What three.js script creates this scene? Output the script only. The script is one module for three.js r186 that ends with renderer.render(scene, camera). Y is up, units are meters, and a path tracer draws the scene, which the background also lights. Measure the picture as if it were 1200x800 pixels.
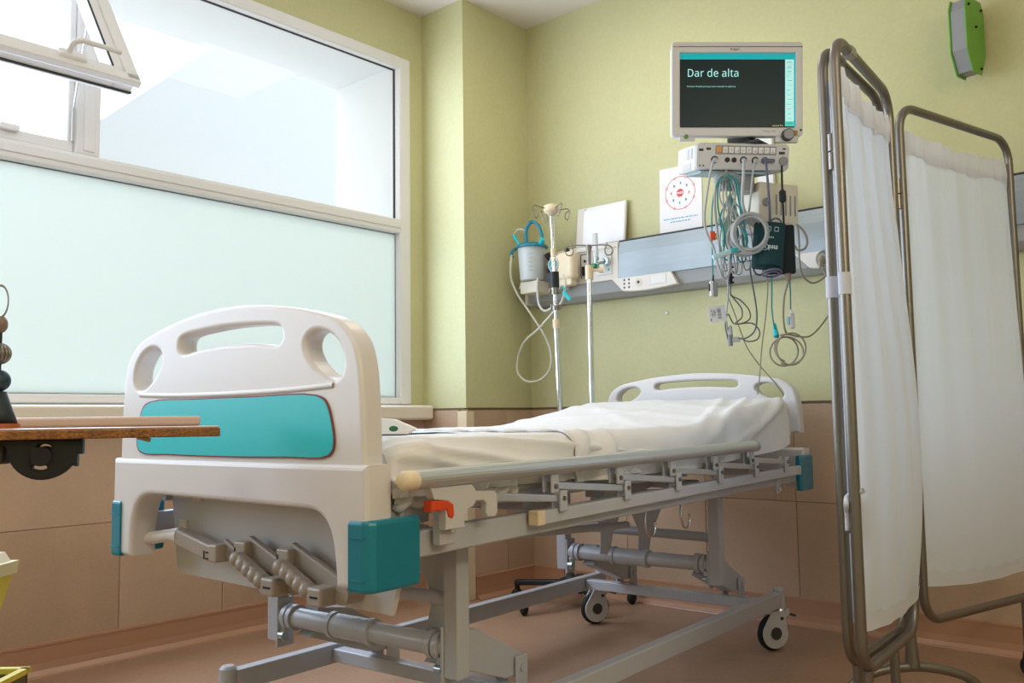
import * as THREE from 'three';
import { RoundedBoxGeometry } from 'three/addons/geometries/RoundedBoxGeometry.js';
import { mergeGeometries } from 'three/addons/utils/BufferGeometryUtils.js';
import { RectAreaLightUniformsLib } from 'three/addons/lights/RectAreaLightUniformsLib.js';

// ---------------------------------------------------------------- camera, sky, lights, exposure
const scene = new THREE.Scene();
const camera = new THREE.PerspectiveCamera(41.53, 1.5, 0.05, 60);
camera.position.set(2.885, 0.81, 3.417);
camera.rotation.order = 'YXZ';
camera.rotation.set(0.0855, 0.722, -0.0144);
scene.background = new THREE.Color().setRGB(0.94, 1.0, 1.06);
scene.backgroundIntensity = 2.45;
const renderer = new THREE.WebGLRenderer({ antialias: true });
renderer.toneMapping = THREE.LinearToneMapping;
renderer.toneMappingExposure = 0.84;
renderer.shadowMap.enabled = true;
RectAreaLightUniformsLib.init();
const LAMP = { r: 1.0, g: 0.92, b: 0.8, power: 7 };   // ceiling luminaires, warm white
// daylight entering by the window panes: one soft light per row of panes, at their size, just inside the glass
for (const [y0, y1, power] of [[0.92, 1.69, 4.4], [1.76, 2.49, 3.4]]) {
  const l = new THREE.RectAreaLight(new THREE.Color(0.78, 0.95, 1.22), power, 4.2, y1 - y0); l.name = 'window_daylight';
  l.position.set(-0.262, (y0 + y1) / 2, 2.72); l.lookAt(4, (y0 + y1) / 2, 2.72); scene.add(l);
}

// ---------------------------------------------------------------- small helpers
let seed = 7;
const rnd = () => { seed = (seed * 1664525 + 1013904223) >>> 0; return seed / 4294967296; };
const V = (x, y, z) => new THREE.Vector3(x, y, z);
const vv = (a) => (Array.isArray(a) ? new THREE.Vector3(a[0], a[1], a[2]) : a);
const taken = {};
function numbered(name) { const n = taken[name] = (taken[name] ?? -1) + 1; return n ? name + '_' + String(n).padStart(3, '0') : name; }
function mesh(name, geo, mat, parent) {
  const m = new THREE.Mesh(Array.isArray(geo) ? merge(geo) : geo, mat);
  m.name = parent ? name : numbered(name); m.castShadow = m.receiveShadow = true;
  (parent ?? scene).add(m); return m;
}
function merge(list) {
  return mergeGeometries(list.map((g) => { const q = g.index ? g.toNonIndexed() : g.clone(); for (const k of Object.keys(q.attributes)) if (!['position', 'normal', 'uv'].includes(k)) q.deleteAttribute(k); return q; }));
}
function tag(o, label, category, group) { o.userData.label = label; o.userData.category = category; if (group) o.userData.group = group; return o; }
function thing(name, label, category, pos = [0, 0, 0], ry = 0, group) {
  const g = new THREE.Group(); g.name = numbered(name); g.position.set(...pos); g.rotation.order = 'YXZ'; g.rotation.y = ry; scene.add(g); return tag(g, label, category, group);
}
function struct(o) { o.userData.kind = 'structure'; return o; }
function box(x0, x1, y0, y1, z0, z1, r = 0) {
  const w = Math.abs(x1 - x0), h = Math.abs(y1 - y0), d = Math.abs(z1 - z0);
  const g = r ? new RoundedBoxGeometry(w, h, d, 2, Math.min(r, w / 2.01, h / 2.01, d / 2.01)) : new THREE.BoxGeometry(w, h, d);
  return g.translate((x0 + x1) / 2, (y0 + y1) / 2, (z0 + z1) / 2);
}
// a bar of section w (sideways) by h (upwards) between two points
function bar(a, b, w, h, r = 0) {
  a = vv(a); b = vv(b); const d = b.clone().sub(a), L = d.length();
  const g = r ? new RoundedBoxGeometry(w, h, L, 2, r) : new THREE.BoxGeometry(w, h, L);
  const z = d.normalize(), up = Math.abs(z.y) > 0.95 ? V(1, 0, 0) : V(0, 1, 0), x = up.clone().cross(z).normalize(), y = z.clone().cross(x);
  return g.applyMatrix4(new THREE.Matrix4().makeBasis(x, y, z).setPosition(a.clone().add(b).multiplyScalar(0.5)));
}
function cyl(a, b, r0, r1 = r0, n = 20) {
  a = vv(a); b = vv(b); const d = b.clone().sub(a), L = d.length();
  const g = new THREE.CylinderGeometry(r1, r0, L, n);
  return g.applyQuaternion(new THREE.Quaternion().setFromUnitVectors(V(0, 1, 0), d.normalize())).translate((a.x + b.x) / 2, (a.y + b.y) / 2, (a.z + b.z) / 2);
}
function tube(pts, r, seg, closed = false, rad = 8, tension) {
  const c = new THREE.CatmullRomCurve3(pts.map(vv), closed, tension === undefined ? 'centripetal' : 'catmullrom', tension);
  return new THREE.TubeGeometry(c, seg ?? Math.max(8, pts.length * 8), r, rad, closed);
}
// a tube through straight runs with rounded corners
function bentTube(pts, r, bend, closed = false, rad = 10) {
  const p = pts.map(vv), path = new THREE.CurvePath(), n = p.length, out = [];
  for (let i = 0; i < n; i++) {
    if (!closed && (i === 0 || i === n - 1)) { out.push(p[i]); continue; }
    const q = p[i], a = p[(i + n - 1) % n].clone().sub(q).normalize(), b = p[(i + 1) % n].clone().sub(q).normalize();
    const s = q.clone().addScaledVector(a, bend), e = q.clone().addScaledVector(b, bend);
    const curve = new THREE.QuadraticBezierCurve3(s, q, e);
    const cub = new THREE.CubicBezierCurve3(s, s.clone().lerp(q, 0.56), e.clone().lerp(q, 0.56), e);
    for (let k = 0; k <= 8; k++) out.push(cub.getPoint(k / 8));
  }
  if (closed) out.push(out[0].clone());
  for (let i = 0; i + 1 < out.length; i++) path.add(new THREE.LineCurve3(out[i], out[i + 1]));
  // sample by hand to keep the straight runs straight
  const P = out, frames = []; let pos = [], nor = [], uv = [], idx = [];
  let nrm = null;
  for (let i = 0; i < P.length; i++) {
    const t = (i === 0 ? (closed ? P[1].clone().sub(P[P.length - 2]) : P[1].clone().sub(P[0])) : i === P.length - 1 ? (closed ? P[1].clone().sub(P[i - 1]) : P[i].clone().sub(P[i - 1])) : P[i + 1].clone().sub(P[i]).normalize().add(P[i].clone().sub(P[i - 1]).normalize())).normalize();
    if (!nrm) { nrm = (Math.abs(t.y) < 0.9 ? V(0, 1, 0) : V(1, 0, 0)).cross(t).normalize(); }
    nrm = nrm.clone().addScaledVector(t, -nrm.dot(t)).normalize();
    const bi = t.clone().cross(nrm);
    for (let k = 0; k <= rad; k++) {
      const a = k / rad * Math.PI * 2, d = nrm.clone().multiplyScalar(Math.cos(a)).addScaledVector(bi, Math.sin(a));
      pos.push(P[i].x + d.x * r, P[i].y + d.y * r, P[i].z + d.z * r); nor.push(d.x, d.y, d.z); uv.push(k / rad, i / P.length);
    }
  }
  for (let i = 0; i + 1 < P.length; i++) for (let k = 0; k < rad; k++) { const a = i * (rad + 1) + k, b = a + rad + 1; idx.push(a, a + 1, b, b, a + 1, b + 1); }
  const g = new THREE.BufferGeometry(); g.setAttribute('position', new THREE.Float32BufferAttribute(pos, 3)); g.setAttribute('normal', new THREE.Float32BufferAttribute(nor, 3)); g.setAttribute('uv', new THREE.Float32BufferAttribute(uv, 2)); g.setIndex(idx);
  return g;
}
function lathe(prof, n = 32) { return new THREE.LatheGeometry(prof.map(([r, y]) => new THREE.Vector2(r, y)), n); }
function shapeOf(pts) { return new THREE.Shape(pts.map(([x, y]) => new THREE.Vector2(x, y))); }
function smooth(pts, n = 8, closed = true) {   // closed spline outline through points
  const c = new THREE.CatmullRomCurve3(pts.map(([x, y]) => V(x, y, 0)), closed, 'centripetal');
  return c.getPoints(pts.length * n).slice(0, closed ? -1 : undefined).map((p) => new THREE.Vector2(p.x, p.y));
}
function roundRect(x0, x1, y0, y1, r) {
  const s = new THREE.Shape(); s.moveTo(x0 + r, y0); s.lineTo(x1 - r, y0); s.absarc(x1 - r, y0 + r, r, -Math.PI / 2, 0); s.lineTo(x1, y1 - r); s.absarc(x1 - r, y1 - r, r, 0, Math.PI / 2);
  s.lineTo(x0 + r, y1); s.absarc(x0 + r, y1 - r, r, Math.PI / 2, Math.PI); s.lineTo(x0, y0 + r); s.absarc(x0 + r, y0 + r, r, Math.PI, Math.PI * 1.5); return s;
}
function extrude(shape, depth, bevel = 0, seg = 3, curve = 8) {   // along +z, bevel inside the given depth
  return new THREE.ExtrudeGeometry(shape, { depth: depth - 2 * bevel, bevelEnabled: bevel > 0, bevelThickness: bevel, bevelSize: bevel, bevelOffset: -bevel, bevelSegments: seg, curveSegments: curve }).translate(0, 0, bevel);
}
function grid(nu, nv, f) {
  const pos = [], uv = [], idx = [];
  for (let j = 0; j <= nv; j++) for (let i = 0; i <= nu; i++) { const p = f(i / nu, j / nv); pos.push(p[0], p[1], p[2]); uv.push(p[3] ?? i / nu, p[4] ?? j / nv); }
  for (let j = 0; j < nv; j++) for (let i = 0; i < nu; i++) { const a = j * (nu + 1) + i, b = a + 1, c = a + nu + 1, d = c + 1; idx.push(a, b, c, c, b, d); }
  const g = new THREE.BufferGeometry(); g.setAttribute('position', new THREE.Float32BufferAttribute(pos, 3)); g.setAttribute('uv', new THREE.Float32BufferAttribute(uv, 2)); g.setIndex(idx); g.computeVertexNormals(); return g;
}
function metric(geo, s = 1) {   // uv in metres, by the way each face points
  const g = geo.index ? geo.toNonIndexed() : geo, p = g.attributes.position, n = g.attributes.normal, uv = new Float32Array(p.count * 2);
  for (let i = 0; i < p.count; i++) {
    const ax = Math.abs(n.getX(i)), ay = Math.abs(n.getY(i)), az = Math.abs(n.getZ(i));
    const [a, b] = ay >= ax && ay >= az ? [p.getX(i), p.getZ(i)] : ax >= az ? [p.getZ(i), p.getY(i)] : [p.getX(i), p.getY(i)];
    uv[2 * i] = a * s; uv[2 * i + 1] = b * s;
  }
  g.setAttribute('uv', new THREE.BufferAttribute(uv, 2)); return g;
}
// value noise
const H = new Float32Array(65536); for (let i = 0; i < 65536; i++) H[i] = rnd();
const hash = (x, y, z = 0) => H[((x * 73856093) ^ (y * 19349663) ^ (z * 83492791)) & 65535];
const sm = (t) => t * t * (3 - 2 * t), lerp = (a, b, t) => a + (b - a) * t, clamp = (x, a, b) => Math.min(b, Math.max(a, x));
function noise2(x, y, per = 0) {
  const xi = Math.floor(x), yi = Math.floor(y), fx = sm(x - xi), fy = sm(y - yi), w = (a) => (per ? ((a % per) + per) % per : a);
  return lerp(lerp(hash(w(xi), w(yi)), hash(w(xi + 1), w(yi)), fx), lerp(hash(w(xi), w(yi + 1)), hash(w(xi + 1), w(yi + 1)), fx), fy);
}
function dataTex(size, f, srgb = true) {
  const d = new Uint8Array(size * size * 4);
  for (let j = 0; j < size; j++) for (let i = 0; i < size; i++) { const c = f(i / size, j / size), o = (j * size + i) * 4; for (let k = 0; k < 3; k++) d[o + k] = clamp(Math.round(Array.isArray(c) ? c[k] : c), 0, 255); d[o + 3] = 255; }
  const t = new THREE.DataTexture(d, size, size); t.wrapS = t.wrapT = THREE.RepeatWrapping; t.magFilter = THREE.LinearFilter; t.minFilter = THREE.LinearMipmapLinearFilter; t.generateMipmaps = true; if (srgb) t.colorSpace = THREE.SRGBColorSpace; t.needsUpdate = true; return t;
}
const fbm = (x, y, p, o = 4) => { let s = 0, a = 0.5, q = p; for (let k = 0; k < o; k++) { s += a * noise2(x * q, y * q, q); q *= 2; a *= 0.5; } return s; };
const rep = (t, sx, sy = sx) => { const c = t.clone(); c.repeat.set(sx, sy); c.needsUpdate = true; return c; };
function canvasTex(w, h, draw) {
  const c = document.createElement('canvas'); c.width = w; c.height = h; draw(c.getContext('2d'), w, h);
  const t = new THREE.CanvasTexture(c); t.colorSpace = THREE.SRGBColorSpace; t.anisotropy = 4; return t;
}
const std = (color, roughness = 0.5, o = {}) => new THREE.MeshStandardMaterial({ color, roughness, ...o });
const phys = (color, roughness = 0.5, o = {}) => new THREE.MeshPhysicalMaterial({ color, roughness, ...o });

// ---------------------------------------------------------------- materials
const paintBump = dataTex(256, (u, v) => 255 * fbm(u, v, 32, 3), false);
const floorTex = dataTex(512, (u, v) => { const a = fbm(u, v, 4, 4), b = noise2(u * 256, v * 256, 256), c = noise2(u * 96 + 9, v * 96, 96); const k = 0.9 + 0.16 * a + 0.07 * (b - 0.5) + (c > 0.9 ? -0.06 : 0); return [172 * k, 137 * k, 111 * k]; });
const tileTex = dataTex(256, (u, v) => { const a = fbm(u, v, 4, 4), b = noise2(u * 128, v * 128, 128), k = 0.95 + 0.08 * a + 0.03 * (b - 0.5); return [200 * k, 170 * k, 143 * k]; });
const wallTex = dataTex(256, (u, v) => { const a = fbm(u, v, 3, 4), b = noise2(u * 128, v * 128, 128), k = 0.96 + 0.06 * a + 0.025 * (b - 0.5); return [204 * k, 200 * k, 152 * k]; });
const weave = dataTex(128, (u, v) => 128 + 60 * Math.sin(u * Math.PI * 64) * Math.sin(v * Math.PI * 64) + 50 * (noise2(u * 64, v * 64, 64) - 0.5), false);
const woodTex = dataTex(256, (u, v) => { const g = noise2(u * 160, v * 4, 160), h = noise2(u * 40 + 3, v * 2, 40), k = 0.55 + 0.5 * g + 0.25 * h; return [150 * k, 98 * k, 52 * k]; });
const brushTex = dataTex(256, (u, v) => { const g = noise2(u * 160, v * 4, 160), h = fbm(u, v, 3, 3), k = 0.86 + 0.03 * g + 0.18 * h; return [200 * k, 206 * k, 210 * k]; });

const M = {
  wall: std(0xffffff, 0.62, { map: rep(wallTex, 0.8), bumpMap: rep(paintBump, 2.2), bumpScale: 0.0006 }),
  ceiling: std(0xe6ddd4, 0.85, { bumpMap: rep(paintBump, 1.5), bumpScale: 0.0008 }),
  white: std(0xe8eae9, 0.8), render: std(0xb9bec0, 0.85),
  tile: std(0xffffff, 0.42, { map: rep(tileTex, 1.3) }),
  tileB: std(0xf4f2ee, 0.42, { map: rep(tileTex, 1.7) }),
  grout: std(0xb3957a, 0.9),
  base: std(0xba8c6e, 0.32),
  floor: std(0xffffff, 0.42, { map: rep(floorTex, 0.9) }),
  trimDark: std(0x6b5440, 0.6), trimCream: std(0xe3cfae, 0.5),
  sill: std(0xe8dccb, 0.45), upvc: std(0xe8e6e6, 0.35), gasket: std(0x10181a, 0.6),
  glass: phys(0xffffff, 0.0, { transmission: 1, thickness: 0, ior: 1.5, specularIntensity: 0.12 }),
  frosted: phys(0xf4fbfa, 1.0, { transmission: 0.62, thickness: 0, ior: 1.3, specularIntensity: 0.15 }),
  plastic: phys(0xdfdad9, 0.36, { clearcoat: 0.25, clearcoatRoughness: 0.3 }),
  teal: phys(0x007d94, 0.33, { clearcoat: 0.3, clearcoatRoughness: 0.25 }),
  tealPanel: std(0x22c4cc, 0.36), seam: std(0x7b3238, 0.6),
  frame: phys(0xbdbec3, 0.34, { clearcoat: 0.3, clearcoatRoughness: 0.25 }),
  alu: std(0xc9cdd0, 0.32, { metalness: 0.55 }), chrome: std(0xd9dcdd, 0.14, { metalness: 1 }), steel: std(0x8c8680, 0.3, { metalness: 0.85 }),
  zinc: std(0xb8c6c8, 0.28, { metalness: 0.9 }),
  crank: phys(0xa59a90, 0.4, { clearcoat: 0.2 }), cream: std(0xe9d6b4, 0.5), orange: std(0xe04a14, 0.45),
  black: std(0x14161a, 0.5), rubber: std(0x1b1b1d, 0.7), darkGrey: std(0x3a3a3c, 0.6),
  sheet: phys(0xe9e6e4, 0.9, { bumpMap: rep(weave, 12), bumpScale: 0.0003, sheen: 0.3, sheenRoughness: 0.6 }), mattress: std(0xd8d2c8, 0.8),
  pad: std(0xdfeaf0, 0.85),
  curtain: phys(0xeaf1fb, 0.95, { transmission: 0.45, thickness: 0, bumpMap: rep(weave, 14), bumpScale: 0.0003, side: THREE.DoubleSide }), hem: phys(0xe2e5f0, 0.95, { transmission: 0.25, thickness: 0, side: THREE.DoubleSide }),
  screenTube: std(0x86807a, 0.36, { metalness: 0.75 }),
  device: std(0xcfcccc, 0.42), deviceGrey: std(0x8f9092, 0.45), deviceWhite: std(0xe6e4e0, 0.42), beige: std(0xd8d0bd, 0.5),
  cableGrey: std(0xb6b6b4, 0.5), cableDark: std(0x5d6a6c, 0.5), cableTeal: std(0x2b8f8e, 0.5), cableBeige: std(0x9c9482, 0.55), cableViolet: std(0x6c6880, 0.5), cableBlack: std(0x121314, 0.5),
  cuff: std(0x0f3a3e, 0.8, { bumpMap: rep(weave, 6), bumpScale: 0.0004 }), cuffDark: std(0x16211f, 0.85),
  headwall: std(0xe4dcd2, 0.45), brushed: std(0xd8dcdc, 0.48, { metalness: 0.4, map: rep(brushTex, 1.4, 2) }), railGrey: std(0xa6a6a4, 0.5),
  wood: std(0xffffff, 0.45, { map: rep(woodTex, 1.5, 1.5) }), woodTop: std(0xcdb3a6, 0.25), yellow: std(0xe3cf4a, 0.4, {}), yellowPale: phys(0xf0e3b0, 0.45, { transmission: 0.2, thickness: 0 }),
  clear: phys(0xf3f7f6, 0.12, { transmission: 0.75, thickness: 0, ior: 1.4 }), clearFrost: phys(0xeef2f1, 0.4, { transmission: 0.45, thickness: 0 }),
  green: phys(0x6fb03a, 0.3, { transmission: 0.15, thickness: 0 }), paper: std(0xf2efee, 0.8), red: std(0xd8483c, 0.6),
};

// ---------------------------------------------------------------- the room
const XW = -0.283, RX = 4.3, RZ = 5.2, RH = 2.8, TOP = 0.855;
struct(mesh('floor', metric(box(XW - 0.5, RX + 0.2, -0.2, 0, -0.2, RZ + 0.2)), M.floor));
struct(mesh('ceiling', metric(box(XW - 0.5, RX + 0.2, RH, RH + 0.2, -0.2, RZ + 0.2)), M.ceiling));
const WZ0 = 0.55, WZ1 = 4.9, WY0 = 0.86, WY1 = 2.55, XO = -0.79;   // window opening and the outer face of its wall
const wallLeft = struct(mesh('wall_left', metric(merge([
  box(XO, XW, 0, WY0, -0.2, RZ + 0.2), box(XO, XW, WY1, RH, -0.2, RZ + 0.2), box(XO, XW, WY0, WY1, -0.2, WZ0), box(XO, XW, WY0, WY1, WZ1, RZ + 0.2),
])), M.wall));
const wallBack = struct(mesh('wall_back', metric(box(XW, RX + 0.2, 0, RH, -0.2, 0)), M.wall));
const wallPier = struct(mesh('wall_corner', metric(box(XW, 0, 0, RH, 0, 0.465)), M.wall));
struct(mesh('wall_right', metric(box(RX, RX + 0.2, 0, RH, 0, RZ + 0.2)), M.wall));
struct(mesh('wall_front', metric(box(XW, RX, 0, RH, RZ, RZ + 0.2)), M.wall));
// glazed dado tiles, each a slab of its own over the grout bed
function dado(wall, along, from, to, joint, place) {
  const rows = [[0.0, 0.47], [0.47, TOP]], cuts = [from];
  for (let k = Math.ceil((from - joint) / 0.4); joint + 0.4 * k < to - 0.01; k++) if (joint + 0.4 * k > from + 0.01) cuts.push(joint + 0.4 * k);
  cuts.push(to);
  mesh('grout', place(from, to, 0, TOP, 0.004), M.grout, wall);
  for (let i = 0; i + 1 < cuts.length; i++) for (const [y0, y1] of rows) {
    const g = 0.0012, t = mesh('tile', metric(place(cuts[i] + g, cuts[i + 1] - g, y0 + g, y1 - g, 0.008, 0.002)), (i + (y0 > 0 ? 1 : 0)) % 2 ? M.tile : M.tileB, wall);
  }
  mesh('edge_trim', place(from, to, TOP, TOP + 0.008, 0.011), M.trimDark, wall);
}
dado(wallLeft, 'z', 0.465, RZ, 1.925, (a, b, y0, y1, t, r = 0) => box(XW, XW + t, y0, Math.min(y1, 0.812), a, b, r));
dado(wallBack, 'x', 0, RX, 1.355, (a, b, y0, y1, t, r = 0) => box(a, b, y0, y1, 0, t, r));
dado(wallPier, 'z', 0, 0.465, 0.2, (a, b, y0, y1, t, r = 0) => box(0, t, y0, y1, a, b, r));
for (const [y0, y1] of [[0, 0.47], [0.47, TOP]]) mesh('tile', metric(box(XW, -0.0385, y0 + 0.001, y1 - 0.001, 0.465, 0.473, 0.002)), M.tile, wallPier);
mesh('edge_trim', box(XW, 0.0, TOP, TOP + 0.008, 0.465, 0.475), M.trimDark, wallPier);
const guard = mesh('trim_1', [box(-0.042, 0.002, 0, TOP - 0.008, 0.462, 0.4795, 0.003), box(0.0, 0.016, 0, TOP - 0.0085, 0.428, 0.48, 0.003)], M.trimCream); struct(guard);
// coved skirting
function cove(name, a, b, out) {   // from a to b along the wall foot, out = direction into the room
  const s = shapeOf([[0, 0], [0.03, 0], [0.03, 0.004], [0.016, 0.018], [0.012, 0.04], [0.011, 0.098], [0, 0.1]]);
  const len = a.distanceTo(b), g = new THREE.ExtrudeGeometry(s, { depth: len, bevelEnabled: false });
  [a, b] = [b, a]; const dir = b.clone().sub(a).normalize();
  g.applyMatrix4(new THREE.Matrix4().makeBasis(out, V(0, 1, 0), dir).setPosition(a));
  const m = struct(mesh(name, g, M.base));
  const l = new THREE.ExtrudeGeometry(shapeOf([[0, 0.094], [0.0135, 0.094], [0.013, 0.102], [0, 0.104]]), { depth: len, bevelEnabled: false }).applyMatrix4(new THREE.Matrix4().makeBasis(out, V(0, 1, 0), dir).setPosition(a));
  mesh('top_lip', l, M.base, m);
  const f = new THREE.ExtrudeGeometry(shapeOf([[0.024, 0], [0.036, 0], [0.034, 0.004], [0.026, 0.006]]), { depth: len, bevelEnabled: false }).applyMatrix4(new THREE.Matrix4().makeBasis(out, V(0, 1, 0), dir).setPosition(a));
  mesh('floor_bead', f, M.base, m);
}
cove('baseboard_left', V(XW + 0.008, 0, RZ), V(XW + 0.008, 0, 0.473), V(1, 0, 0));
cove('baseboard_corner', V(0.008, 0, 0.425), V(0.008, 0, 0.0), V(1, 0, 0));
cove('baseboard_back', V(0, 0, 0.008), V(RX, 0, 0.008), V(0, 0, 1));
// window sill board
struct(mesh('trim_2', box(XW, -0.195, 0.81, 0.878, 0.478, 5.0, 0.014), M.sill));
// white lining of the deep outer reveal
struct(mesh('trim_3', [box(XO - 0.02, -0.345, 2.53, 2.551, WZ0 - 0.01, WZ1), box(XO - 0.02, -0.345, WY0, 2.53, WZ0 - 0.001, 0.582), box(XO - 0.02, -0.345, WY0, 2.53, WZ1 - 0.03, WZ1 + 0.001), box(XO - 0.08, -0.345, WY0 - 0.001, 0.885, WZ0, WZ1)], M.white));
// the white wall with a sloping top across the light well
{
  const y = (z) => 2.83 - 0.92 * (z - 0.823), s = shapeOf([[-3.6, -1.5], [3.8, -1.5], [3.8, y(3.8)], [-3.6, y(-3.6)]]);
  const g = extrude(s, 0.25).applyMatrix4(new THREE.Matrix4().makeBasis(V(0, 0, 1), V(0, 1, 0), V(-1, 0, 0)).setPosition(-3.0, 0, 0));
  struct(mesh('wall_outside', g, M.render));
}
// ---------------------------------------------------------------- window
{
  const w = new THREE.Group(); w.name = 'window_1'; scene.add(w); struct(w);
  const X0 = -0.345, X1 = -0.272, Y0 = 0.882, Y1 = 2.549, F = 0.066, TY0 = 1.69, TY1 = 1.756, MZ0 = 2.03, MZ1 = 2.118;
  mesh('frame_bar', box(X0, X1, Y0, Y1, WZ0, WZ0 + F, 0.008), M.upvc, w);
  mesh('frame_bar', box(X0, X1, Y0, Y1, WZ1 - F, WZ1, 0.008), M.upvc, w);
  mesh('frame_bar', box(X0, X1, Y1 - 0.055, Y1, WZ0 + F - 0.004, WZ1 - F + 0.004, 0.008), M.upvc, w);
  mesh('frame_bar', box(X0, X1, Y0, Y0 + 0.034, WZ0 + F - 0.004, WZ1 - F + 0.004, 0.008), M.upvc, w);
  mesh('transom', [box(X0, X1, TY0, TY1, WZ0 + F - 0.004, WZ1 - F + 0.004, 0.008), box(X1 - 0.01, X1 + 0.006, TY0 + 0.022, TY1 - 0.012, WZ0 + F, WZ1 - F, 0.004)], M.upvc, w);
  mesh('mullion', [box(X0, X1, TY1 - 0.004, Y1 - 0.05, MZ0, MZ1, 0.008), box(X1 - 0.01, X1 + 0.005, TY1 + 0.01, Y1 - 0.06, MZ0 + 0.02, MZ0 + 0.06, 0.004)], M.upvc, w);
  mesh('mullion', box(X0, X1, Y0 + 0.03, Y1 - 0.05, 3.42, 3.51, 0.008), M.upvc, w);
  const rect = (z0, z1, y0, y1, t, d) => [box(-0.322, -0.322 + d, y0, y0 + t, z0, z1), box(-0.322, -0.322 + d, y1 - t, y1, z0, z1), box(-0.322, -0.322 + d, y0 + t, y1 - t, z0, z0 + t), box(-0.322, -0.322 + d, y0 + t, y1 - t, z1 - t, z1)];
  mesh('gasket', rect(WZ0 + F - 0.001, MZ0 + 0.001, TY1 - 0.001, Y1 - 0.054, 0.004, 0.012), M.gasket, w);
  mesh('gasket', rect(WZ0 + F - 0.001, WZ1 - F + 0.001, Y0 + 0.033, TY0 + 0.001, 0.004, 0.012), M.gasket, w);
  mesh('pane', box(-0.316, -0.310, TY1, Y1 - 0.055, WZ0 + F, MZ0), M.glass, w);
  mesh('pane', box(-0.316, -0.310, TY1, Y1 - 0.055, 3.51, WZ1 - F), M.glass, w);
  const fr = mesh('frosted_pane', box(-0.316, -0.310, Y0 + 0.034, TY0, WZ0 + F, WZ1 - F), M.frosted, w); fr.userData.label = 'frosted lower window pane';
  // fixed rebate of the opening light
  mesh('rebate', [box(X0, X1 - 0.012, TY1, TY1 + 0.038, MZ1, 3.42, 0.005), box(X0, X1 - 0.012, TY1 + 0.03, Y1 - 0.055, MZ1, MZ1 + 0.02, 0.005)], M.upvc, w);
  mesh('latch', [box(X1 - 0.014, X1 + 0.012, TY1 + 0.026, TY1 + 0.05, 2.30, 2.36, 0.008)], M.upvc, w);
  // top hung sash, swung into the room at the bottom
  const sash = new THREE.Group(); sash.name = 'sash'; w.add(sash); sash.position.set(X1 + 0.004, 2.535, 0); sash.rotation.z = 0.614;
  const L = 0.845, S0 = 2.15, S1 = 3.42, sw = 0.062;
  mesh('stile', [box(-0.03, 0.03, -L, 0, S0, S0 + sw, 0.006), box(0.012, 0.036, -L + 0.0, 0, S0 - 0.012, S0 + 0.03, 0.004)], M.upvc, sash);
  mesh('stile', box(-0.03, 0.03, -L, 0, S1 - sw, S1, 0.006), M.upvc, sash);
  mesh('rail', box(-0.03, 0.03, -0.06, 0, S0 + sw - 0.003, S1 - sw + 0.003, 0.006), M.upvc, sash);
  mesh('rail', [box(-0.03, 0.03, -L, -L + 0.055, S0 + sw - 0.003, S1 - sw + 0.003, 0.006), box(0.012, 0.036, -L - 0.01, -L + 0.03, S0 - 0.012, S1, 0.004)], M.upvc, sash);
  mesh('gasket', [box(0.028, 0.0315, -L + 0.052, -0.06, S0 + sw - 0.003, S0 + sw + 0.003), box(-0.02, -0.012, -L - 0.002, -L + 0.004, S0, S1)], M.gasket, sash);
  mesh('sash_pane', box(-0.004, 0.002, -L + 0.05, -0.055, S0 + sw - 0.005, S1 - sw + 0.005), M.glass, sash);
  mesh('handle', [box(0.028, 0.048, -L + 0.012, -L + 0.046, 2.30, 2.38, 0.008), tube([[0.045, -L + 0.03, 2.352], [0.075, -L + 0.035, 2.35], [0.09, -L + 0.037, 2.335], [0.092, -L + 0.037, 2.29], [0.092, -L + 0.036, 2.215]], 0.0085, 30)], M.upvc, sash);
  mesh('stay_arm', [bar([X1, 1.90, 2.128], [-0.12, 2.2, 2.146], 0.004, 0.012), box(X1 - 0.004, X1 + 0.006, 1.79, 1.91, 2.122, 2.132, 0.002)], M.alu, w);
}
// ---------------------------------------------------------------- ceiling luminaires (outside the frame; one is mirrored in the upper pane)
function luminaire(x, z, w, d, label, power) {
  const t = thing('ceiling_light', label, 'ceiling light', [x, RH, z], 0, 'louvred ceiling lights');
  mesh('housing', [box(-w / 2, w / 2, -0.07, 0, -d / 2, -d / 2 + 0.015), box(-w / 2, w / 2, -0.07, 0, d / 2 - 0.015, d / 2), box(-w / 2, -w / 2 + 0.015, -0.07, 0, -d / 2, d / 2), box(w / 2 - 0.015, w / 2, -0.07, 0, -d / 2, d / 2), box(-w / 2, w / 2, -0.006, 0, -d / 2, d / 2)], M.deviceWhite, t);
  const glow = new THREE.MeshStandardMaterial({ color: 0xffffff, emissive: new THREE.Color(LAMP.r, LAMP.g, LAMP.b), emissiveIntensity: 3 });
  for (let k = 0; k < 3; k++) mesh('lamp_tube', cyl([-w / 2 + w * (k + 0.5) / 3, -0.03, -d / 2 + 0.02], [-w / 2 + w * (k + 0.5) / 3, -0.03, d / 2 - 0.02], 0.013, 0.013, 12), glow, t);
  for (let k = 1; k < 9; k++) mesh('louvre_blade', box(-w / 2, w / 2, -0.066, -0.046, -d / 2 + d * k / 9 - 0.001, -d / 2 + d * k / 9 + 0.001), M.alu, t);
  const l = new THREE.RectAreaLight(new THREE.Color(LAMP.r, LAMP.g, LAMP.b), power, w * 0.94, d * 0.94); l.name = 'ceiling_light_glow'; l.position.set(0, -0.075, 0); l.rotation.x = -Math.PI / 2; t.add(l);
}
luminaire(0.83, 0.85, 0.6, 0.6, 'square louvred ceiling light above the bed head', LAMP.power * 0.95);
luminaire(3.9, 1.6, 0.6, 1.2, 'long louvred ceiling light beyond the privacy screen', LAMP.power * 0.5);
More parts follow.
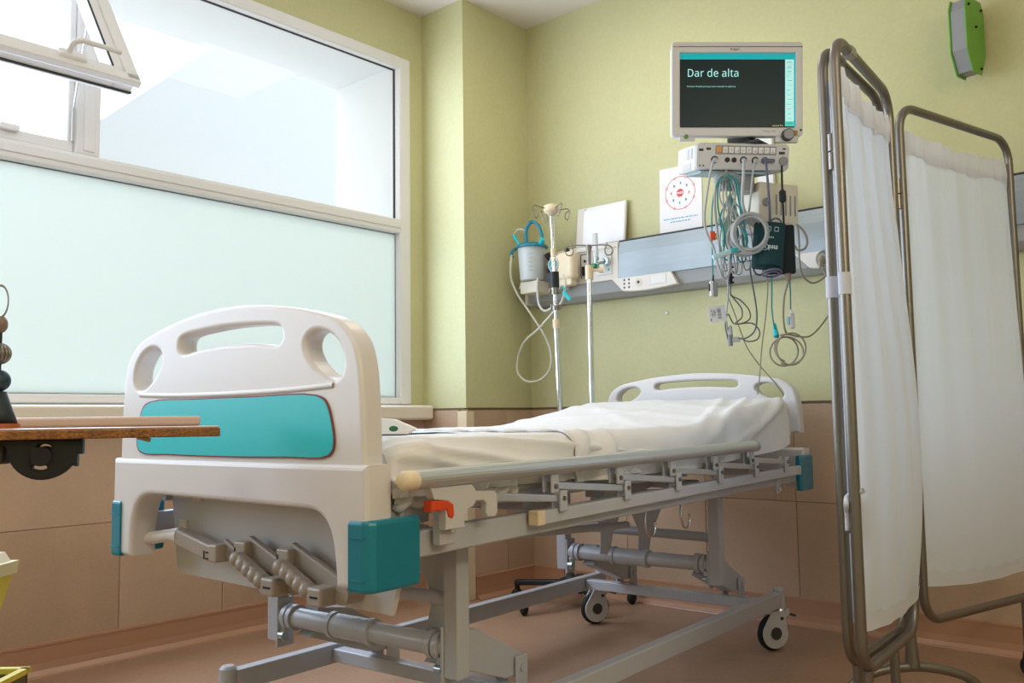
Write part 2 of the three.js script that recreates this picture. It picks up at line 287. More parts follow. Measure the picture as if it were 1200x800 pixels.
luminaire(1.9, 3.9, 0.6, 1.2, 'long louvred ceiling light by the front wall', LAMP.power * 0.9);
{ // warm reading light over the next bed place, on the right-hand wall
  const t = thing('wall_light', 'long warm wall light on the right-hand wall above the next bed place', 'wall light', [RX, 2.0, 2.8], -Math.PI / 2);
  mesh('housing', [box(-0.8, 0.8, -0.15, 0.15, 0, 0.03, 0.008), box(-0.8, -0.78, -0.15, 0.15, 0.03, 0.07), box(0.78, 0.8, -0.15, 0.15, 0.03, 0.07)], M.deviceWhite, t);
  mesh('diffuser', box(-0.78, 0.78, -0.14, 0.14, 0.03, 0.065, 0.01), new THREE.MeshStandardMaterial({ color: 0xffffff, emissive: new THREE.Color(1, 0.86, 0.66), emissiveIntensity: 2 }), t);
  const l = new THREE.RectAreaLight(new THREE.Color(1, 0.86, 0.66), 16, 1.5, 0.27); l.name = 'wall_light_glow'; l.position.set(0, 0, 0.072); l.rotation.y = Math.PI; t.add(l);
}
// ---------------------------------------------------------------- hospital bed: local x to the near side, z to the foot
const BED = [1.097, 0, 0.469], BY = 0.062;
const bed = thing('hospital_bed', 'cream hospital bed with teal corner bumpers and grey crank frame on casters', 'bed', BED, BY);
const lift = (w) => 0.012 * (1.48 - w);                        // the deck rises a little towards the head
function endBoard(name, w0, dy, ky, front) {                   // front = +1 faces the foot of the room
  const Y = (y) => (y > 0.73 ? 0.73 + (y - 0.73) * ky : y) + dy;
  const half = [[0.412, 0.715], [0.41, 0.78], [0.406, 0.86], [0.4, 0.91], [0.385, 0.955], [0.345, 0.993], [0.262, 1.019], [0.13, 1.042]];
  const pts = [...half, [0, 1.05], ...half.map(([x, y]) => [-x, y]).reverse()].map(([x, y]) => [x, Y(y)]);
  const up = new THREE.Shape(); const c = smooth(pts, 6, false); up.setFromPoints(c);
  const hole = (p) => up.holes.push(new THREE.Path(p));
  const side = [[0.25, 0.968], [0.268, 0.979], [0.297, 0.979], [0.33, 0.964], [0.352, 0.936], [0.356, 0.908], [0.344, 0.89], [0.322, 0.888], [0.288, 0.903], [0.257, 0.93], [0.246, 0.952]];
  hole(smooth(side.map(([x, y]) => [x, Y(y)]), 4)); hole(smooth(side.map(([x, y]) => [-x, Y(y)]), 4));
  const mid = [[-0.165, 0.962], [-0.09, 0.968], [0, 0.971], [0.09, 0.968], [0.165, 0.962], [0.178, 0.972], [0.176, 0.99], [0.162, 0.998], [0.09, 1.005], [0, 1.008], [-0.09, 1.005], [-0.162, 0.998], [-0.176, 0.99], [-0.178, 0.972]];
  hole(smooth(mid.map(([x, y]) => [x, Y(y)]), 4));
  const T = 0.05, z0 = w0 - T / 2;
  const b = mesh(name, extrude(up, T, 0.009, 4).translate(0, 0, z0), M.plastic, bed);
  // lower block with the arch
  const lo = new THREE.Shape(); const yb = 0.514 + dy, ya = (front > 0 ? 0.655 : 0.6) + dy, yt = (front > 0 ? 0.732 : 0.66) + dy;
  lo.moveTo(-0.425, yb); lo.lineTo(-0.348, yb); lo.bezierCurveTo(-0.345, 0.61 + dy, -0.335, ya, -0.26, ya); lo.lineTo(0.26, ya - 0.006); lo.bezierCurveTo(0.33, ya - 0.006, 0.34, 0.6 + dy, 0.345, yb); lo.lineTo(0.425, yb); lo.lineTo(0.425, yt); lo.lineTo(-0.425, yt);
  mesh('lower_board', extrude(lo, T + 0.016, 0.01, 3, 16).translate(0, 0, z0 - 0.008), M.plastic, b);
  const ledge = [[-0.33, 0.876], [-0.2, 0.871], [0, 0.869], [0.2, 0.871], [0.33, 0.876]];
  mesh('ledge', tube(ledge.map(([x, y]) => [x, Y(y), w0 + front * (T / 2 - 0.003)]), 0.007, 30), M.plastic, b);
  const pan = [[-0.318, 0.748], [-0.2, 0.744], [0, 0.742], [0.2, 0.744], [0.318, 0.748], [0.333, 0.765], [0.327, 0.81], [0.31, 0.846], [0.28, 0.858], [0.1, 0.86], [-0.1, 0.86], [-0.28, 0.858], [-0.31, 0.846], [-0.327, 0.81], [-0.333, 0.765]];
  for (const f of [1, -1]) {
    const zf = w0 + f * (T / 2) - 0.003;
    const s = mesh('panel_seam', extrude(new THREE.Shape(smooth(pan.map(([x, y]) => [x * 1.008, 0.8 + dy + (Y(y) - 0.8 - dy) * 1.035]), 4)), 0.0064).translate(0, 0, zf), M.seam, b);
    mesh('teal_panel', extrude(new THREE.Shape(smooth(pan.map(([x, y]) => [x, Y(y)]), 4)), 0.008, 0.001, 1).translate(0, 0, zf - 0.001), M.tealPanel, b).userData.label = 'teal inset panel';
  }
  for (const s of [-1, 1]) {
    const y0 = 0.51 + dy, y1 = 0.636 + dy, g = [];
    const sh = new THREE.Shape(); const q = (x, z) => [s * x, w0 + front * z];
    const out = [[0.384, 0.038], [0.418, 0.038], [0.43, 0.032], [0.437, 0.02], [0.437, -0.088], [0.43, -0.096], [0.416, -0.092], [0.416, 0.0], [0.384, 0.02]].map(([x, z]) => q(x, z));
    sh.setFromPoints(out.map(([x, z]) => new THREE.Vector2(x, -z)));
    const e = extrude(sh, y1 - y0, 0.008, 3); e.rotateX(-Math.PI / 2); e.translate(0, y0, 0);
    g.push(e, box(s * 0.39, s * 0.424, y1 - 0.032, y1 - 0.029, w0 + front * 0.0385 - 0.001, w0 + front * 0.0385 + 0.001), box(s * 0.39, s * 0.424, y0 + 0.02, y0 + 0.023, w0 + front * 0.0385 - 0.001, w0 + front * 0.0385 + 0.001));
    mesh('bumper', g, M.teal, b).userData.label = 'teal corner bumper';
  }
  return b;
}
endBoard('foot_board', 1.925, 0, 1, 1);
endBoard('head_board', -0.2, 0.03, 0.68, -1);
// deck frame
for (const s of [-1, 1]) mesh('side_beam', bar([s * 0.4, 0.578, 1.9], [s * 0.4, 0.578 + lift(-0.16), -0.17], 0.03, 0.05, 0.005), M.frame, bed);
for (const w of [1.78, 1.3, 0.62, 0.1, -0.12]) mesh('cross_member', bar([-0.39, 0.6 + lift(w), w], [0.39, 0.6 + lift(w), w], 0.04, 0.025, 0.004), M.frame, bed);
mesh('deck_panel', box(-0.395, 0.395, 0.655, 0.668, 1.27, 1.87, 0.004), M.device, bed);
mesh('deck_panel', box(-0.395, 0.395, 0.657, 0.67, 0.66, 1.26, 0.004), M.device, bed);
mesh('deck_panel', bar([0, 0.665, 0.645], [0, 0.752, -0.13], 0.79, 0.013, 0.004), M.device, bed);
for (const w of [1.75, 1.4, 1.1, 0.75]) for (const x of [-0.345, 0.345]) mesh('deck_support', box(x - 0.015, x + 0.015, 0.61, 0.657, w - 0.02, w + 0.02), M.frame, bed);
for (const x of [-0.375, 0.375]) mesh('deck_rail', bar([x, 0.642, 1.86], [x, 0.65, 0.66], 0.018, 0.028, 0.003), M.frame, bed);
for (const x of [-0.3, 0.3]) mesh('back_stay', bar([x, 0.6, 0.9], [x, 0.72, 0.1], 0.02, 0.03, 0.003), M.frame, bed);
// collapsing side guard, folded down on the near side
{
  const ov = (rx, ry, n = 20) => Array.from({ length: n }, (_, i) => [rx * Math.cos(i / n * 6.2832), ry * Math.sin(i / n * 6.2832)]);
  const loft = (a, b, rx, ry) => { const L = vv(a).distanceTo(vv(b)), g = extrude(shapeOf(ov(rx, ry)), L); const z = vv(b).sub(vv(a)).normalize(), x = V(0, 1, 0).cross(z).normalize(); return g.applyMatrix4(new THREE.Matrix4().makeBasis(x, z.clone().cross(x), z).setPosition(vv(a))); };
  const guard = mesh('side_guard', loft([0.458, 0.7025, 1.875], [0.458, 0.714, 0.36], 0.02, 0.0175), M.alu, bed); guard.userData.label = 'folded side guard with grey handrail';
  mesh('end_cap', [loft([0.458, 0.7025, 1.874], [0.458, 0.7025, 1.895], 0.0205, 0.018), new THREE.SphereGeometry(1, 16, 10).scale(0.0205, 0.018, 0.012).translate(0.458, 0.7025, 1.895)], M.cream, guard);
  mesh('end_cap', [loft([0.458, 0.714, 0.345], [0.458, 0.714, 0.362], 0.0205, 0.018), new THREE.SphereGeometry(1, 16, 10).scale(0.0205, 0.018, 0.01).translate(0.458, 0.714, 0.345)], M.railGrey, guard);
  const ly = (w) => 0.597 + 0.016 * (1.48 - w) / 1.53;
  mesh('lower_rail', bar([0.437, ly(1.465), 1.465], [0.437, ly(-0.06) + 0.004, -0.06], 0.026, 0.03, 0.003), M.frame, guard);
  mesh('lower_rail_cap', box(0.423, 0.451, ly(1.48) - 0.016, ly(1.48) + 0.016, 1.46, 1.487, 0.003), M.cream, guard);
  mesh('lower_rail_cap', box(0.423, 0.451, ly(-0.06) - 0.012, ly(-0.06) + 0.02, -0.066, -0.05, 0.003), M.frame, guard);
  const upW = [1.729, 1.433, 1.16, 0.89, 0.629, 0.369], loW = [1.401, 1.124, 0.857, 0.594, 0.334, 0.082];
  const uy = (w) => 0.662 + 0.008 * (1.43 - w), dyl = (w) => 0.634 + 0.014 * (1.4 - w);
  upW.forEach((w, i) => {
    mesh('link', bar([0.446, uy(w), w - 0.012], [0.446, dyl(loW[i]), loW[i] + 0.012], 0.012, 0.0165, 0.003), M.alu, guard);
    if (i) {
      const br = mesh('upper_bracket', [box(0.454, 0.459, uy(w) - 0.014, uy(w) + 0.03, w - 0.014, w + 0.014, 0.002), box(0.432, 0.437, uy(w) - 0.014, uy(w) + 0.03, w - 0.014, w + 0.014, 0.002)], M.frame, guard);
    }
    mesh('lower_bracket', [box(0.454, 0.459, ly(loW[i]) + 0.008, dyl(loW[i]) + 0.017, loW[i] - 0.014, loW[i] + 0.014, 0.002), box(0.432, 0.437, ly(loW[i]) + 0.008, dyl(loW[i]) + 0.017, loW[i] - 0.014, loW[i] + 0.014, 0.002)], M.frame, guard);
    mesh('pivot_bolt', [cyl([0.456, dyl(loW[i]), loW[i]], [0.463, dyl(loW[i]), loW[i]], 0.006, 0.005, 12), cyl([0.456, uy(w), w], [0.464, uy(w), w], 0.006, 0.005, 12)], M.steel, guard);
    mesh('link_rear', bar([0.425, uy(w), w - 0.012], [0.425, dyl(loW[i]), loW[i] + 0.012], 0.008, 0.0165, 0.003), M.frame, guard);
  });
  // release latch at the foot end
  const plate = new THREE.Shape(); [[1.836, 0.686], [1.72, 0.686], [1.706, 0.672], [1.706, 0.655], [1.716, 0.643], [1.732, 0.64], [1.742, 0.63], [1.742, 0.606], [1.795, 0.606], [1.795, 0.66], [1.826, 0.664]].forEach(([w, y], i) => (i ? plate.lineTo(-w, y) : plate.moveTo(-w, y)));
  mesh('latch_plate', extrude(plate, 0.02, 0.002).applyMatrix4(new THREE.Matrix4().makeBasis(V(0, 0, -1), V(0, 1, 0), V(1, 0, 0)).setPosition(0.445, 0, 0)), M.device, guard);
  const hook = new THREE.Shape(); [[1.708, 0.672], [1.648, 0.668], [1.64, 0.66], [1.64, 0.626], [1.648, 0.617], [1.67, 0.619], [1.676, 0.628], [1.674, 0.645], [1.682, 0.652], [1.708, 0.653]].forEach(([w, y], i) => (i ? hook.lineTo(-w, y) : hook.moveTo(-w, y)));
  mesh('latch_hook', extrude(hook, 0.016, 0.002).applyMatrix4(new THREE.Matrix4().makeBasis(V(0, 0, -1), V(0, 1, 0), V(1, 0, 0)).setPosition(0.447, 0, 0)), M.device, guard);
  const lev = new THREE.Shape(); [[1.836, 0.663], [1.79, 0.66], [1.776, 0.652], [1.774, 0.632], [1.779, 0.626], [1.79, 0.63], [1.795, 0.645], [1.812, 0.642], [1.822, 0.645], [1.837, 0.642]].forEach(([w, y], i) => (i ? lev.lineTo(-w, y) : lev.moveTo(-w, y)));
  mesh('release_lever', extrude(lev, 0.022, 0.003).applyMatrix4(new THREE.Matrix4().makeBasis(V(0, 0, -1), V(0, 1, 0), V(1, 0, 0)).setPosition(0.446, 0, 0)), M.orange, guard).userData.label = 'orange release lever';
  mesh('latch_post', [box(0.425, 0.445, 0.575, 0.64, 1.745, 1.79, 0.003), cyl([0.455, 0.6, 1.768], [0.455, 0.612, 1.768], 0.006, 0.006, 10)], M.frame, guard);
}
// crank panel and three folding cranks under the foot board
{
  const p = new THREE.Shape(); p.moveTo(-0.37, 0.64); p.lineTo(0.392, 0.64); p.lineTo(0.385, 0.5); p.lineTo(0.368, 0.447); p.lineTo(-0.325, 0.462); p.lineTo(-0.342, 0.474);
  const cp = mesh('crank_panel', extrude(p, 0.012, 0.002).translate(0, 0, 1.83), M.device, bed); cp.userData.label = 'pale grey crank panel';
  mesh('clip', [box(-0.352, -0.3, 0.636, 0.65, 1.82, 1.85, 0.003), box(-0.27, -0.24, 0.632, 0.648, 1.828, 1.852, 0.003), box(-0.33, -0.3, 0.562, 0.586, 1.84, 1.846)], M.sill, cp);
  const crank = (pts, label) => {
    const [a, b, g0, g1] = pts.map((q) => vv(q));
    const arm = mesh('crank', [bar(a, b, 0.012, 0.032, 0.004), cyl([a.x, a.y, 1.842], [a.x, a.y, a.z + 0.008], 0.02, 0.02, 16), cyl([a.x, a.y, 1.842], [a.x, a.y, 1.86], 0.03, 0.026, 16)], M.crank, bed);
    const d = g1.clone().sub(g0), n = 6, gg = [bar(g0, g1, 0.026, 0.03, 0.008)];
    for (let i = 1; i < n; i++) { const q = g0.clone().addScaledVector(d, 0.12 + 0.13 * i); gg.push(new THREE.SphereGeometry(0.0165, 12, 8).scale(1, 0.95, 1).translate(q.x, q.y, q.z)); }
    const grip = mesh('grip', gg, M.crank, arm);
    mesh('pin', cyl([b.x, b.y, b.z - 0.02], [b.x, b.y, b.z + 0.028], 0.007, 0.007, 10), M.black, arm);
  };
  // the one at the far side is turned outwards, the other two fold down
  const a1 = mesh('crank', [bar([-0.265, 0.557, 1.885], [-0.125, 0.528, 1.885], 0.03, 0.036, 0.006), bar([-0.115, 0.545, 1.872], [0.03, 0.475, 1.868], 0.012, 0.034, 0.004), cyl([0.03, 0.478, 1.842], [0.03, 0.478, 1.876], 0.022, 0.022, 16), box(-0.13, -0.1, 0.512, 0.55, 1.865, 1.902, 0.005)], M.crank, bed);
  mesh('grip', [cyl([-0.285, 0.558, 1.89], [-0.395, 0.542, 1.925], 0.0135, 0.0155, 16), new THREE.SphereGeometry(0.0155, 16, 10).translate(-0.395, 0.542, 1.925), cyl([-0.265, 0.558, 1.885], [-0.29, 0.558, 1.892], 0.018, 0.0135, 16)], M.plastic, a1);
  mesh('pictogram', [box(-0.148, -0.13, 0.517, 0.52, 1.9, 1.9015), box(-0.148, -0.145, 0.517, 0.535, 1.9, 1.9015), box(-0.14, -0.13, 0.53, 0.533, 1.9, 1.9015)], M.black, a1);
  for (const [x, y] of [[0, 0], [0.142, -0.004]]) {
    const c = mesh('crank', [bar([-0.028 + x, 0.555 + y, 1.872], [0.128 + x, 0.494 + y, 1.872], 0.016, 0.04, 0.005), box(-0.045 + x, -0.005 + x, 0.53 + y, 0.562 + y, 1.86, 1.898, 0.005), cyl([0.135 + x, 0.487 + y, 1.842], [0.135 + x, 0.487 + y, 1.885], 0.02, 0.02, 16)], M.crank, bed);
    const gg = [bar([-0.022 + x, 0.534 + y, 1.905], [0.085 + x, 0.485 + y, 1.905], 0.026, 0.026, 0.008)];
    for (let i = 0; i < 5; i++) gg.push(new THREE.SphereGeometry(0.016, 12, 8).translate(-0.015 + 0.02 * i + x, 0.529 - 0.0092 * i + y, 1.909));
    gg.push(box(0.078 + x, 0.12 + x, 0.466 + y, 0.502 + y, 1.878, 1.922, 0.006));
    mesh('grip', gg, M.crank, c);
    mesh('slot', [box(0.09 + x, 0.112 + x, 0.482 + y, 0.486 + y, 1.92, 1.923)], M.black, c);
    mesh('pictogram', [box(-0.04 + x, -0.024 + x, 0.536 + y, 0.539 + y, 1.8985, 1.8995), box(-0.04 + x, -0.037 + x, 0.536 + y, 0.55 + y, 1.8985, 1.8995)], M.black, c);
  }
}
// lifting gear
for (const w of [1.582, 0.31]) for (const s of [-1, 1]) mesh('leg_post', box(s * 0.28, s * 0.32, 0.265, 0.58, w - 0.02, w + 0.02, 0.004), M.frame, bed);
function torsion(w, y, dirW, pivW) {
  const t = mesh('torsion_tube', cyl([-0.275, y, w], [0.275, y, w], 0.024, 0.024, 24), M.frame, bed);
  for (const x of [-0.255, -0.235, -0.09, 0.04, 0.235, 0.255]) mesh('collar', cyl([x - 0.007, y, w], [x + 0.007, y, w], 0.031, 0.031, 24), M.frame, t);
  mesh('sleeve', cyl([-0.09, y, w], [0.04, y, w], 0.028, 0.028, 24), M.frame, t);
  for (const s of [-1, 1]) {
    mesh('bearing_plate', [box(s * 0.273, s * 0.2805, y - 0.075, y + 0.045, w - 0.026, w + 0.026, 0.003)], M.frame, t);
    mesh('bolt', [cyl([s * 0.255, y - 0.045, w + 0.018], [s * 0.273, y - 0.045, w + 0.018], 0.01, 0.01, 8), box(s * 0.256, s * 0.273, y - 0.06, y - 0.02, w + 0.004, w + 0.02, 0.003)], M.zinc, t);
  }
  // lift arms down to the base
  for (const x of [-0.2, 0.23]) {
    const s = new THREE.Shape(); const d = pivW - w;
    s.moveTo(-0.02, y + 0.028); s.lineTo(d * 0.45, y + 0.01); s.lineTo(d + Math.sign(d) * 0.012, 0.25); s.lineTo(d + Math.sign(d) * 0.022, 0.232); s.lineTo(d, 0.205); s.lineTo(d * 0.8, 0.205); s.lineTo(0.005, y - 0.04); s.lineTo(-0.025, y - 0.02);
    mesh('lift_arm', extrude(s, 0.05, 0.003).applyMatrix4(new THREE.Matrix4().makeBasis(V(0, 0, 1), V(0, 1, 0), V(-1, 0, 0)).setPosition(x + 0.025, 0, w)), M.frame, t);
    mesh('arm_bolt', cyl([x - 0.038, 0.222, pivW], [x + 0.038, 0.222, pivW], 0.011, 0.011, 12), M.frame, t);
    for (const o of [-0.034, 0.027]) mesh('arm_foot', box(x + o, x + o + 0.007, 0.16, 0.25, pivW - 0.02, pivW + 0.025, 0.003), M.frame, t);
  }
}
torsion(1.58, 0.326, -1, 1.305);
torsion(0.305, 0.328, -1, 0.04);
// lever plates and drive rods under the deck
for (const [x, w] of [[0.0, 0.3], [-0.13, 0.34]]) {
  const s = shapeOf([[-0.03, 0.56], [0.08, 0.56], [0.085, 0.49], [0.05, 0.41], [0.035, 0.335], [0.0, 0.335], [0.005, 0.42], [-0.03, 0.5]]);
  mesh('lever_plate', extrude(s, 0.01, 0.002).applyMatrix4(new THREE.Matrix4().makeBasis(V(0.72, 0, -0.69), V(0, 1, 0), V(0.69, 0, 0.72)).setPosition(x, 0, w)), M.frame, bed);
}
{
  const s = shapeOf([[-0.05, 0.56], [0.05, 0.56], [0.04, 0.48], [0.075, 0.37], [0.03, 0.34], [0.0, 0.34], [0.015, 0.42]]);
  mesh('lever_plate', extrude(s, 0.01, 0.002).applyMatrix4(new THREE.Matrix4().makeBasis(V(0.72, 0, -0.69), V(0, 1, 0), V(0.69, 0, 0.72)).setPosition(0.18, 0, 1.55)), M.frame, bed);
}
mesh('drive_rod', cyl([-0.28, 0.405, 0.2], [0.25, 0.4, 0.2], 0.0165, 0.0165, 16), M.frame, bed);
mesh('drive_rod', cyl([-0.1, 0.42, 1.56], [0.285, 0.425, 1.575], 0.015, 0.015, 16), M.frame, bed);
mesh('drive_rod', cyl([0.08, 0.535, 1.83], [0.02, 0.45, 0.4], 0.012, 0.012, 12), M.frame, bed);
// base frame
for (const s of [-1, 1]) mesh('base_beam', box(s * 0.347, s * 0.381, 0.148, 0.2, -0.02, 1.67, 0.004), M.frame, bed);
for (const w of [1.345, 0.085]) mesh('base_cross_bar', box(-0.345, 0.345, 0.155, 0.19, w - 0.02, w + 0.02, 0.004), M.frame, bed);
for (const [u, w] of [[0.364, -0.035], [-0.364, -0.035], [0.364, 1.685], [-0.364, 1.685]]) mesh('caster_post', [cyl([u, 0.14, w], [u, 0.206, w], 0.021, 0.021, 20), cyl([u, 0.206, w], [u, 0.212, w], 0.021, 0.015, 20)], M.frame, bed);
function caster(u, w, turn) {
  const c = new THREE.Group(); c.name = 'caster'; c.position.set(u, 0, w); c.rotation.y = turn; bed.add(c);
  mesh('wheel', [new THREE.TorusGeometry(0.049, 0.0125, 14, 40).rotateY(Math.PI / 2).translate(0, 0.0615, 0.03), cyl([-0.012, 0.0615, 0.03], [0.012, 0.0615, 0.03], 0.046, 0.046, 32)], M.rubber, c);
  const s = new THREE.Shape(); s.absarc(0.03, 0.0615, 0.052, Math.PI * 1.02, Math.PI * 2.12, false); s.lineTo(0.012 + 0.03, 0.135); s.lineTo(-0.028, 0.14); s.lineTo(-0.032, 0.125); s.lineTo(-0.012, 0.11);
  for (const x of [0.013, -0.019]) mesh('wheel_cover', extrude(s, 0.006, 0.002).applyMatrix4(new THREE.Matrix4().makeBasis(V(0, 0, 1), V(0, 1, 0), V(-1, 0, 0)).setPosition(x + 0.006, 0, 0)), M.device, c);
  mesh('hub_cap', [cyl([-0.0225, 0.0615, 0.03], [0.0225, 0.0615, 0.03], 0.021, 0.021, 24)], M.darkGrey, c);
  mesh('fork', [box(-0.017, 0.017, 0.118, 0.138, -0.025, 0.045, 0.006), cyl([0, 0.135, 0], [0, 0.146, 0], 0.024, 0.02, 20)], M.chrome, c);
  mesh('brake_pedal', [bar([0, 0.125, -0.02], [0, 0.112, -0.06], 0.03, 0.008, 0.003), cyl([-0.022, 0.11, 0.005], [0.022, 0.11, 0.005], 0.006, 0.006, 12)], M.darkGrey, c);
}
caster(0.364, -0.035, -0.55); caster(-0.364, -0.035, -0.5); caster(0.364, 1.685, -0.3); caster(-0.364, 1.685, 0.6);
for (const [w, y] of [[0.62, 0.5], [0.83, 0.5]]) mesh('bag_hook', tube([[0.35, y + 0.11, w - 0.02], [0.35, y + 0.06, w - 0.022], [0.352, y + 0.02, w - 0.03], [0.352, y - 0.014, w - 0.012], [0.352, y - 0.016, w + 0.012], [0.352, y + 0.005, w + 0.026], [0.352, y + 0.02, w + 0.022]].map(([a, b, c]) => [a, b, 2 * w - c]), 0.0035, 40), M.chrome, bed).userData.label = 'chrome drainage bag hook';
mesh('rail_tab', [box(0.402, 0.418, 0.545, 0.6, 0.05, 0.075, 0.003), cyl([0.41, 0.56, 0.062], [0.424, 0.56, 0.062], 0.008, 0.008, 12)], M.frame, bed);
mesh('pole_socket', [cyl([-0.43, 0.56, -0.1], [-0.43, 0.68, -0.1], 0.016, 0.016, 16), box(-0.43, -0.4, 0.58, 0.61, -0.115, -0.085)], M.frame, bed);

// ---------------------------------------------------------------- mattress and linen (bed axes)
const topY = (w) => { const s = clamp((0.7 - w) / 0.75, 0, 1.1); return 0.782 - 0.004 * w + (s > 0 ? 0.1 * (s < 0.25 ? s * s * 2 : s - 0.125) : 0); };
const bottomY = (w) => 0.672 + Math.max(0, (0.62 - w)) * 0.09;
function section(t, a, top, bot, r) {      // t 0..1 from the near hem over the top to the far hem -> [x, y, nx, ny]
  r = Math.min(r, Math.max(0.002, top - bot - 0.001)); const hs = top - r - bot, q = r * Math.PI / 2, flat = 2 * (a - r), L = 2 * hs + 2 * q + flat; let d = t * L;
  if (d < hs) return [a, bot + d, 1, 0]; d -= hs;
  if (d < q) { const p = d / r; return [a - r + r * Math.cos(p), top - r + r * Math.sin(p), Math.cos(p), Math.sin(p)]; } d -= q;
  if (d < flat) return [a - r - d, top, 0, 1]; d -= flat;
  if (d < q) { const p = Math.PI / 2 + d / r; return [-a + r + r * Math.cos(p), top - r + r * Math.sin(p), Math.cos(p), Math.sin(p)]; } d -= q;
  return [-a, top - r - d, -1, 0];
}
const ridge = (x) => Math.exp(-x * x);
function linen(w0, w1, nw, nt, a, grow, disp, drop0, drop1, r = 0.045) {
  return grid(nt, nw, (t, s) => {
    let w = lerp(w0, w1, s), cut = 0; const e = 0.05;
    if (drop1 && s > 0.9) { const k = (s - 0.9) / 0.1, ww = lerp(w0, w1, 0.9); if (k < 0.5) { const p = k * Math.PI; w = ww + Math.sign(w1 - w0) * e * Math.sin(p); cut = e * (1 - Math.cos(p)); } else { w = ww + Math.sign(w1 - w0) * e; cut = e + (k - 0.5) * 2 * 0.06; } }
    const T = topY(w) + grow - cut, B = bottomY(w);
    const [x, y, nx, ny] = section(t, a, Math.max(T, B + 0.006), B - (typeof drop0 === 'function' ? drop0(w, t) : 0), r), h = disp(w, t, nx, ny, x);
    return [x + nx * h, y + ny * h, w, w, t * 1.1];
  });
}
const onBed = (o) => { o.position.set(...BED); o.rotation.y = BY; return o; };
const core = onBed(mesh('mattress', linen(-0.115, 1.88, 60, 60, 0.4, -0.012, () => 0, 0, false), M.mattress)); tag(core, 'pale mattress under the white sheets of the hospital bed', 'mattress');
mesh('underside', grid(2, 30, (a, b) => { const w = lerp(-0.115, 1.88, b); return [lerp(-0.4, 0.4, a), bottomY(w), w]; }), M.mattress, core);
const footSheet = onBed(mesh('fitted_sheet', linen(0.9, 1.935, 170, 170, 0.408, 0, (w, t, nx, ny, x) => {
  const side = nx > 0.5 ? 1 : 0;
  let h = 0.003 * (noise2(w * 9, t * 20) - 0.5) + 0.002 * (noise2(w * 30, t * 50) - 0.5);
  if (x > 0) { const tt = t * 5.2; h += Math.max(nx, 0.25) * (0.016 * ridge((tt - 0.5 + (1.86 - w) * 0.62) / 0.05) + 0.013 * ridge((tt - 0.36 + (1.8 - w) * 0.8) / 0.045) + 0.011 * ridge((tt - 0.58 + (1.62 - w) * 0.5) / 0.04) + 0.009 * ridge((tt - 0.2 - 0.05 * Math.sin(w * 9)) / 0.035)) + (w > 1.74 ? nx * 0.012 * ridge((w - 1.8) / 0.03) : 0); }
  if (side && t < 0.05) h += 0.006 * Math.sin(w * 70 + 3 * noise2(w * 12, 3)) * (1 - t / 0.05);
  return h;
}, () => 0.004, true), M.sheet)); tag(footSheet, 'creased white fitted sheet on the foot half of the mattress', 'sheet');
{ // rumpled slack of the sheet pushed under the mattress at the foot
  const g = grid(14, 60, (a, b) => { const w = lerp(1.5, 1.875, b), an = a * Math.PI * 2, r = 0.014 + 0.012 * noise2(w * 60, a * 9) + 0.006 * Math.sin(w * 130 + a * 9); return [0.392 + r * 0.8 * Math.cos(an), 0.668 + r * Math.sin(an), w, w, a * 0.1]; });
  mesh('tucked_slack', g, M.sheet, footSheet);
}
const headSheet = onBed(mesh('draw_sheet', linen(1.285, -0.155, 240, 180, 0.416, 0.0045, (w, t, nx, ny, x) => {
  let h = 0.004 * (noise2(w * 7, t * 14) - 0.5) + 0.002 * (noise2(w * 26, t * 40) - 0.5);
  const near = x > 0 ? 1 : 0, lo = 1 - clamp(t / 0.1, 0, 1);
  h += near * 0.009 * Math.sin((w * 60 + 2.2 * noise2(w * 9, t * 6)) + t * 20) * ridge((w - 1.18) / 0.1) * (0.25 + Math.abs(nx));         // gathers by the hem
  h += near * (0.009 * ridge((t - 0.03 - (0.5 - w) * 0.2) / 0.013) + 0.008 * ridge((t - 0.015 - (0.42 - w) * 0.3) / 0.014) + 0.007 * ridge((t - 0.05 - (0.66 - w) * 0.3) / 0.016) + 0.006 * ridge((t - 0.11 - (0.62 - w) * 0.35) / 0.02)) * clamp((0.7 - w) * 5, 0, 1);   // pulled folds at the head corner
  h += 0.004 * ridge((w + 0.5 * t - 0.55) / 0.04) + 0.004 * ridge((w + 0.8 * t - 0.45) / 0.04) + 0.004 * ridge((w - 0.3 * t - 0.2) / 0.03) + 0.003 * ridge((w + 1.1 * t - 0.95) / 0.04);
  h += near * lo * 0.008 * Math.sin(w * 17 + 1.1) * nx;
  return h;
}, (w, t) => (t < 0.5 ? 0.012 + 0.02 * ridge((w - 0.1) / 0.25) : 0.01), true, 0.05), M.sheet)); tag(headSheet, 'loose white sheet tucked over the raised head of the mattress', 'sheet');
{ // folded hem roll where the upper sheet ends
  const pts = []; for (let i = 0; i <= 40; i++) { const [x, y, nx, ny] = section(lerp(0.0, 0.98, i / 40), 0.416, topY(1.28) + 0.0045, 0.664, 0.05); pts.push([x + nx * 0.0, y + ny * 0.0, 1.282 + 0.006 * Math.sin(i * 1.7)]); }
  mesh('hem', tube(pts, 0.0045, 120), M.sheet, headSheet);
}
const pad = onBed(mesh('underpad', grid(50, 60, (a, b) => { const u = lerp(-0.36, 0.12, a), w = lerp(1.32, 1.76, b); return [u, topY(w) + 0.004 + 0.0015 * noise2(u * 14, w * 12), w]; }), M.pad)); tag(pad, 'thin pale blue underpad spread flat on the bed', 'underpad');
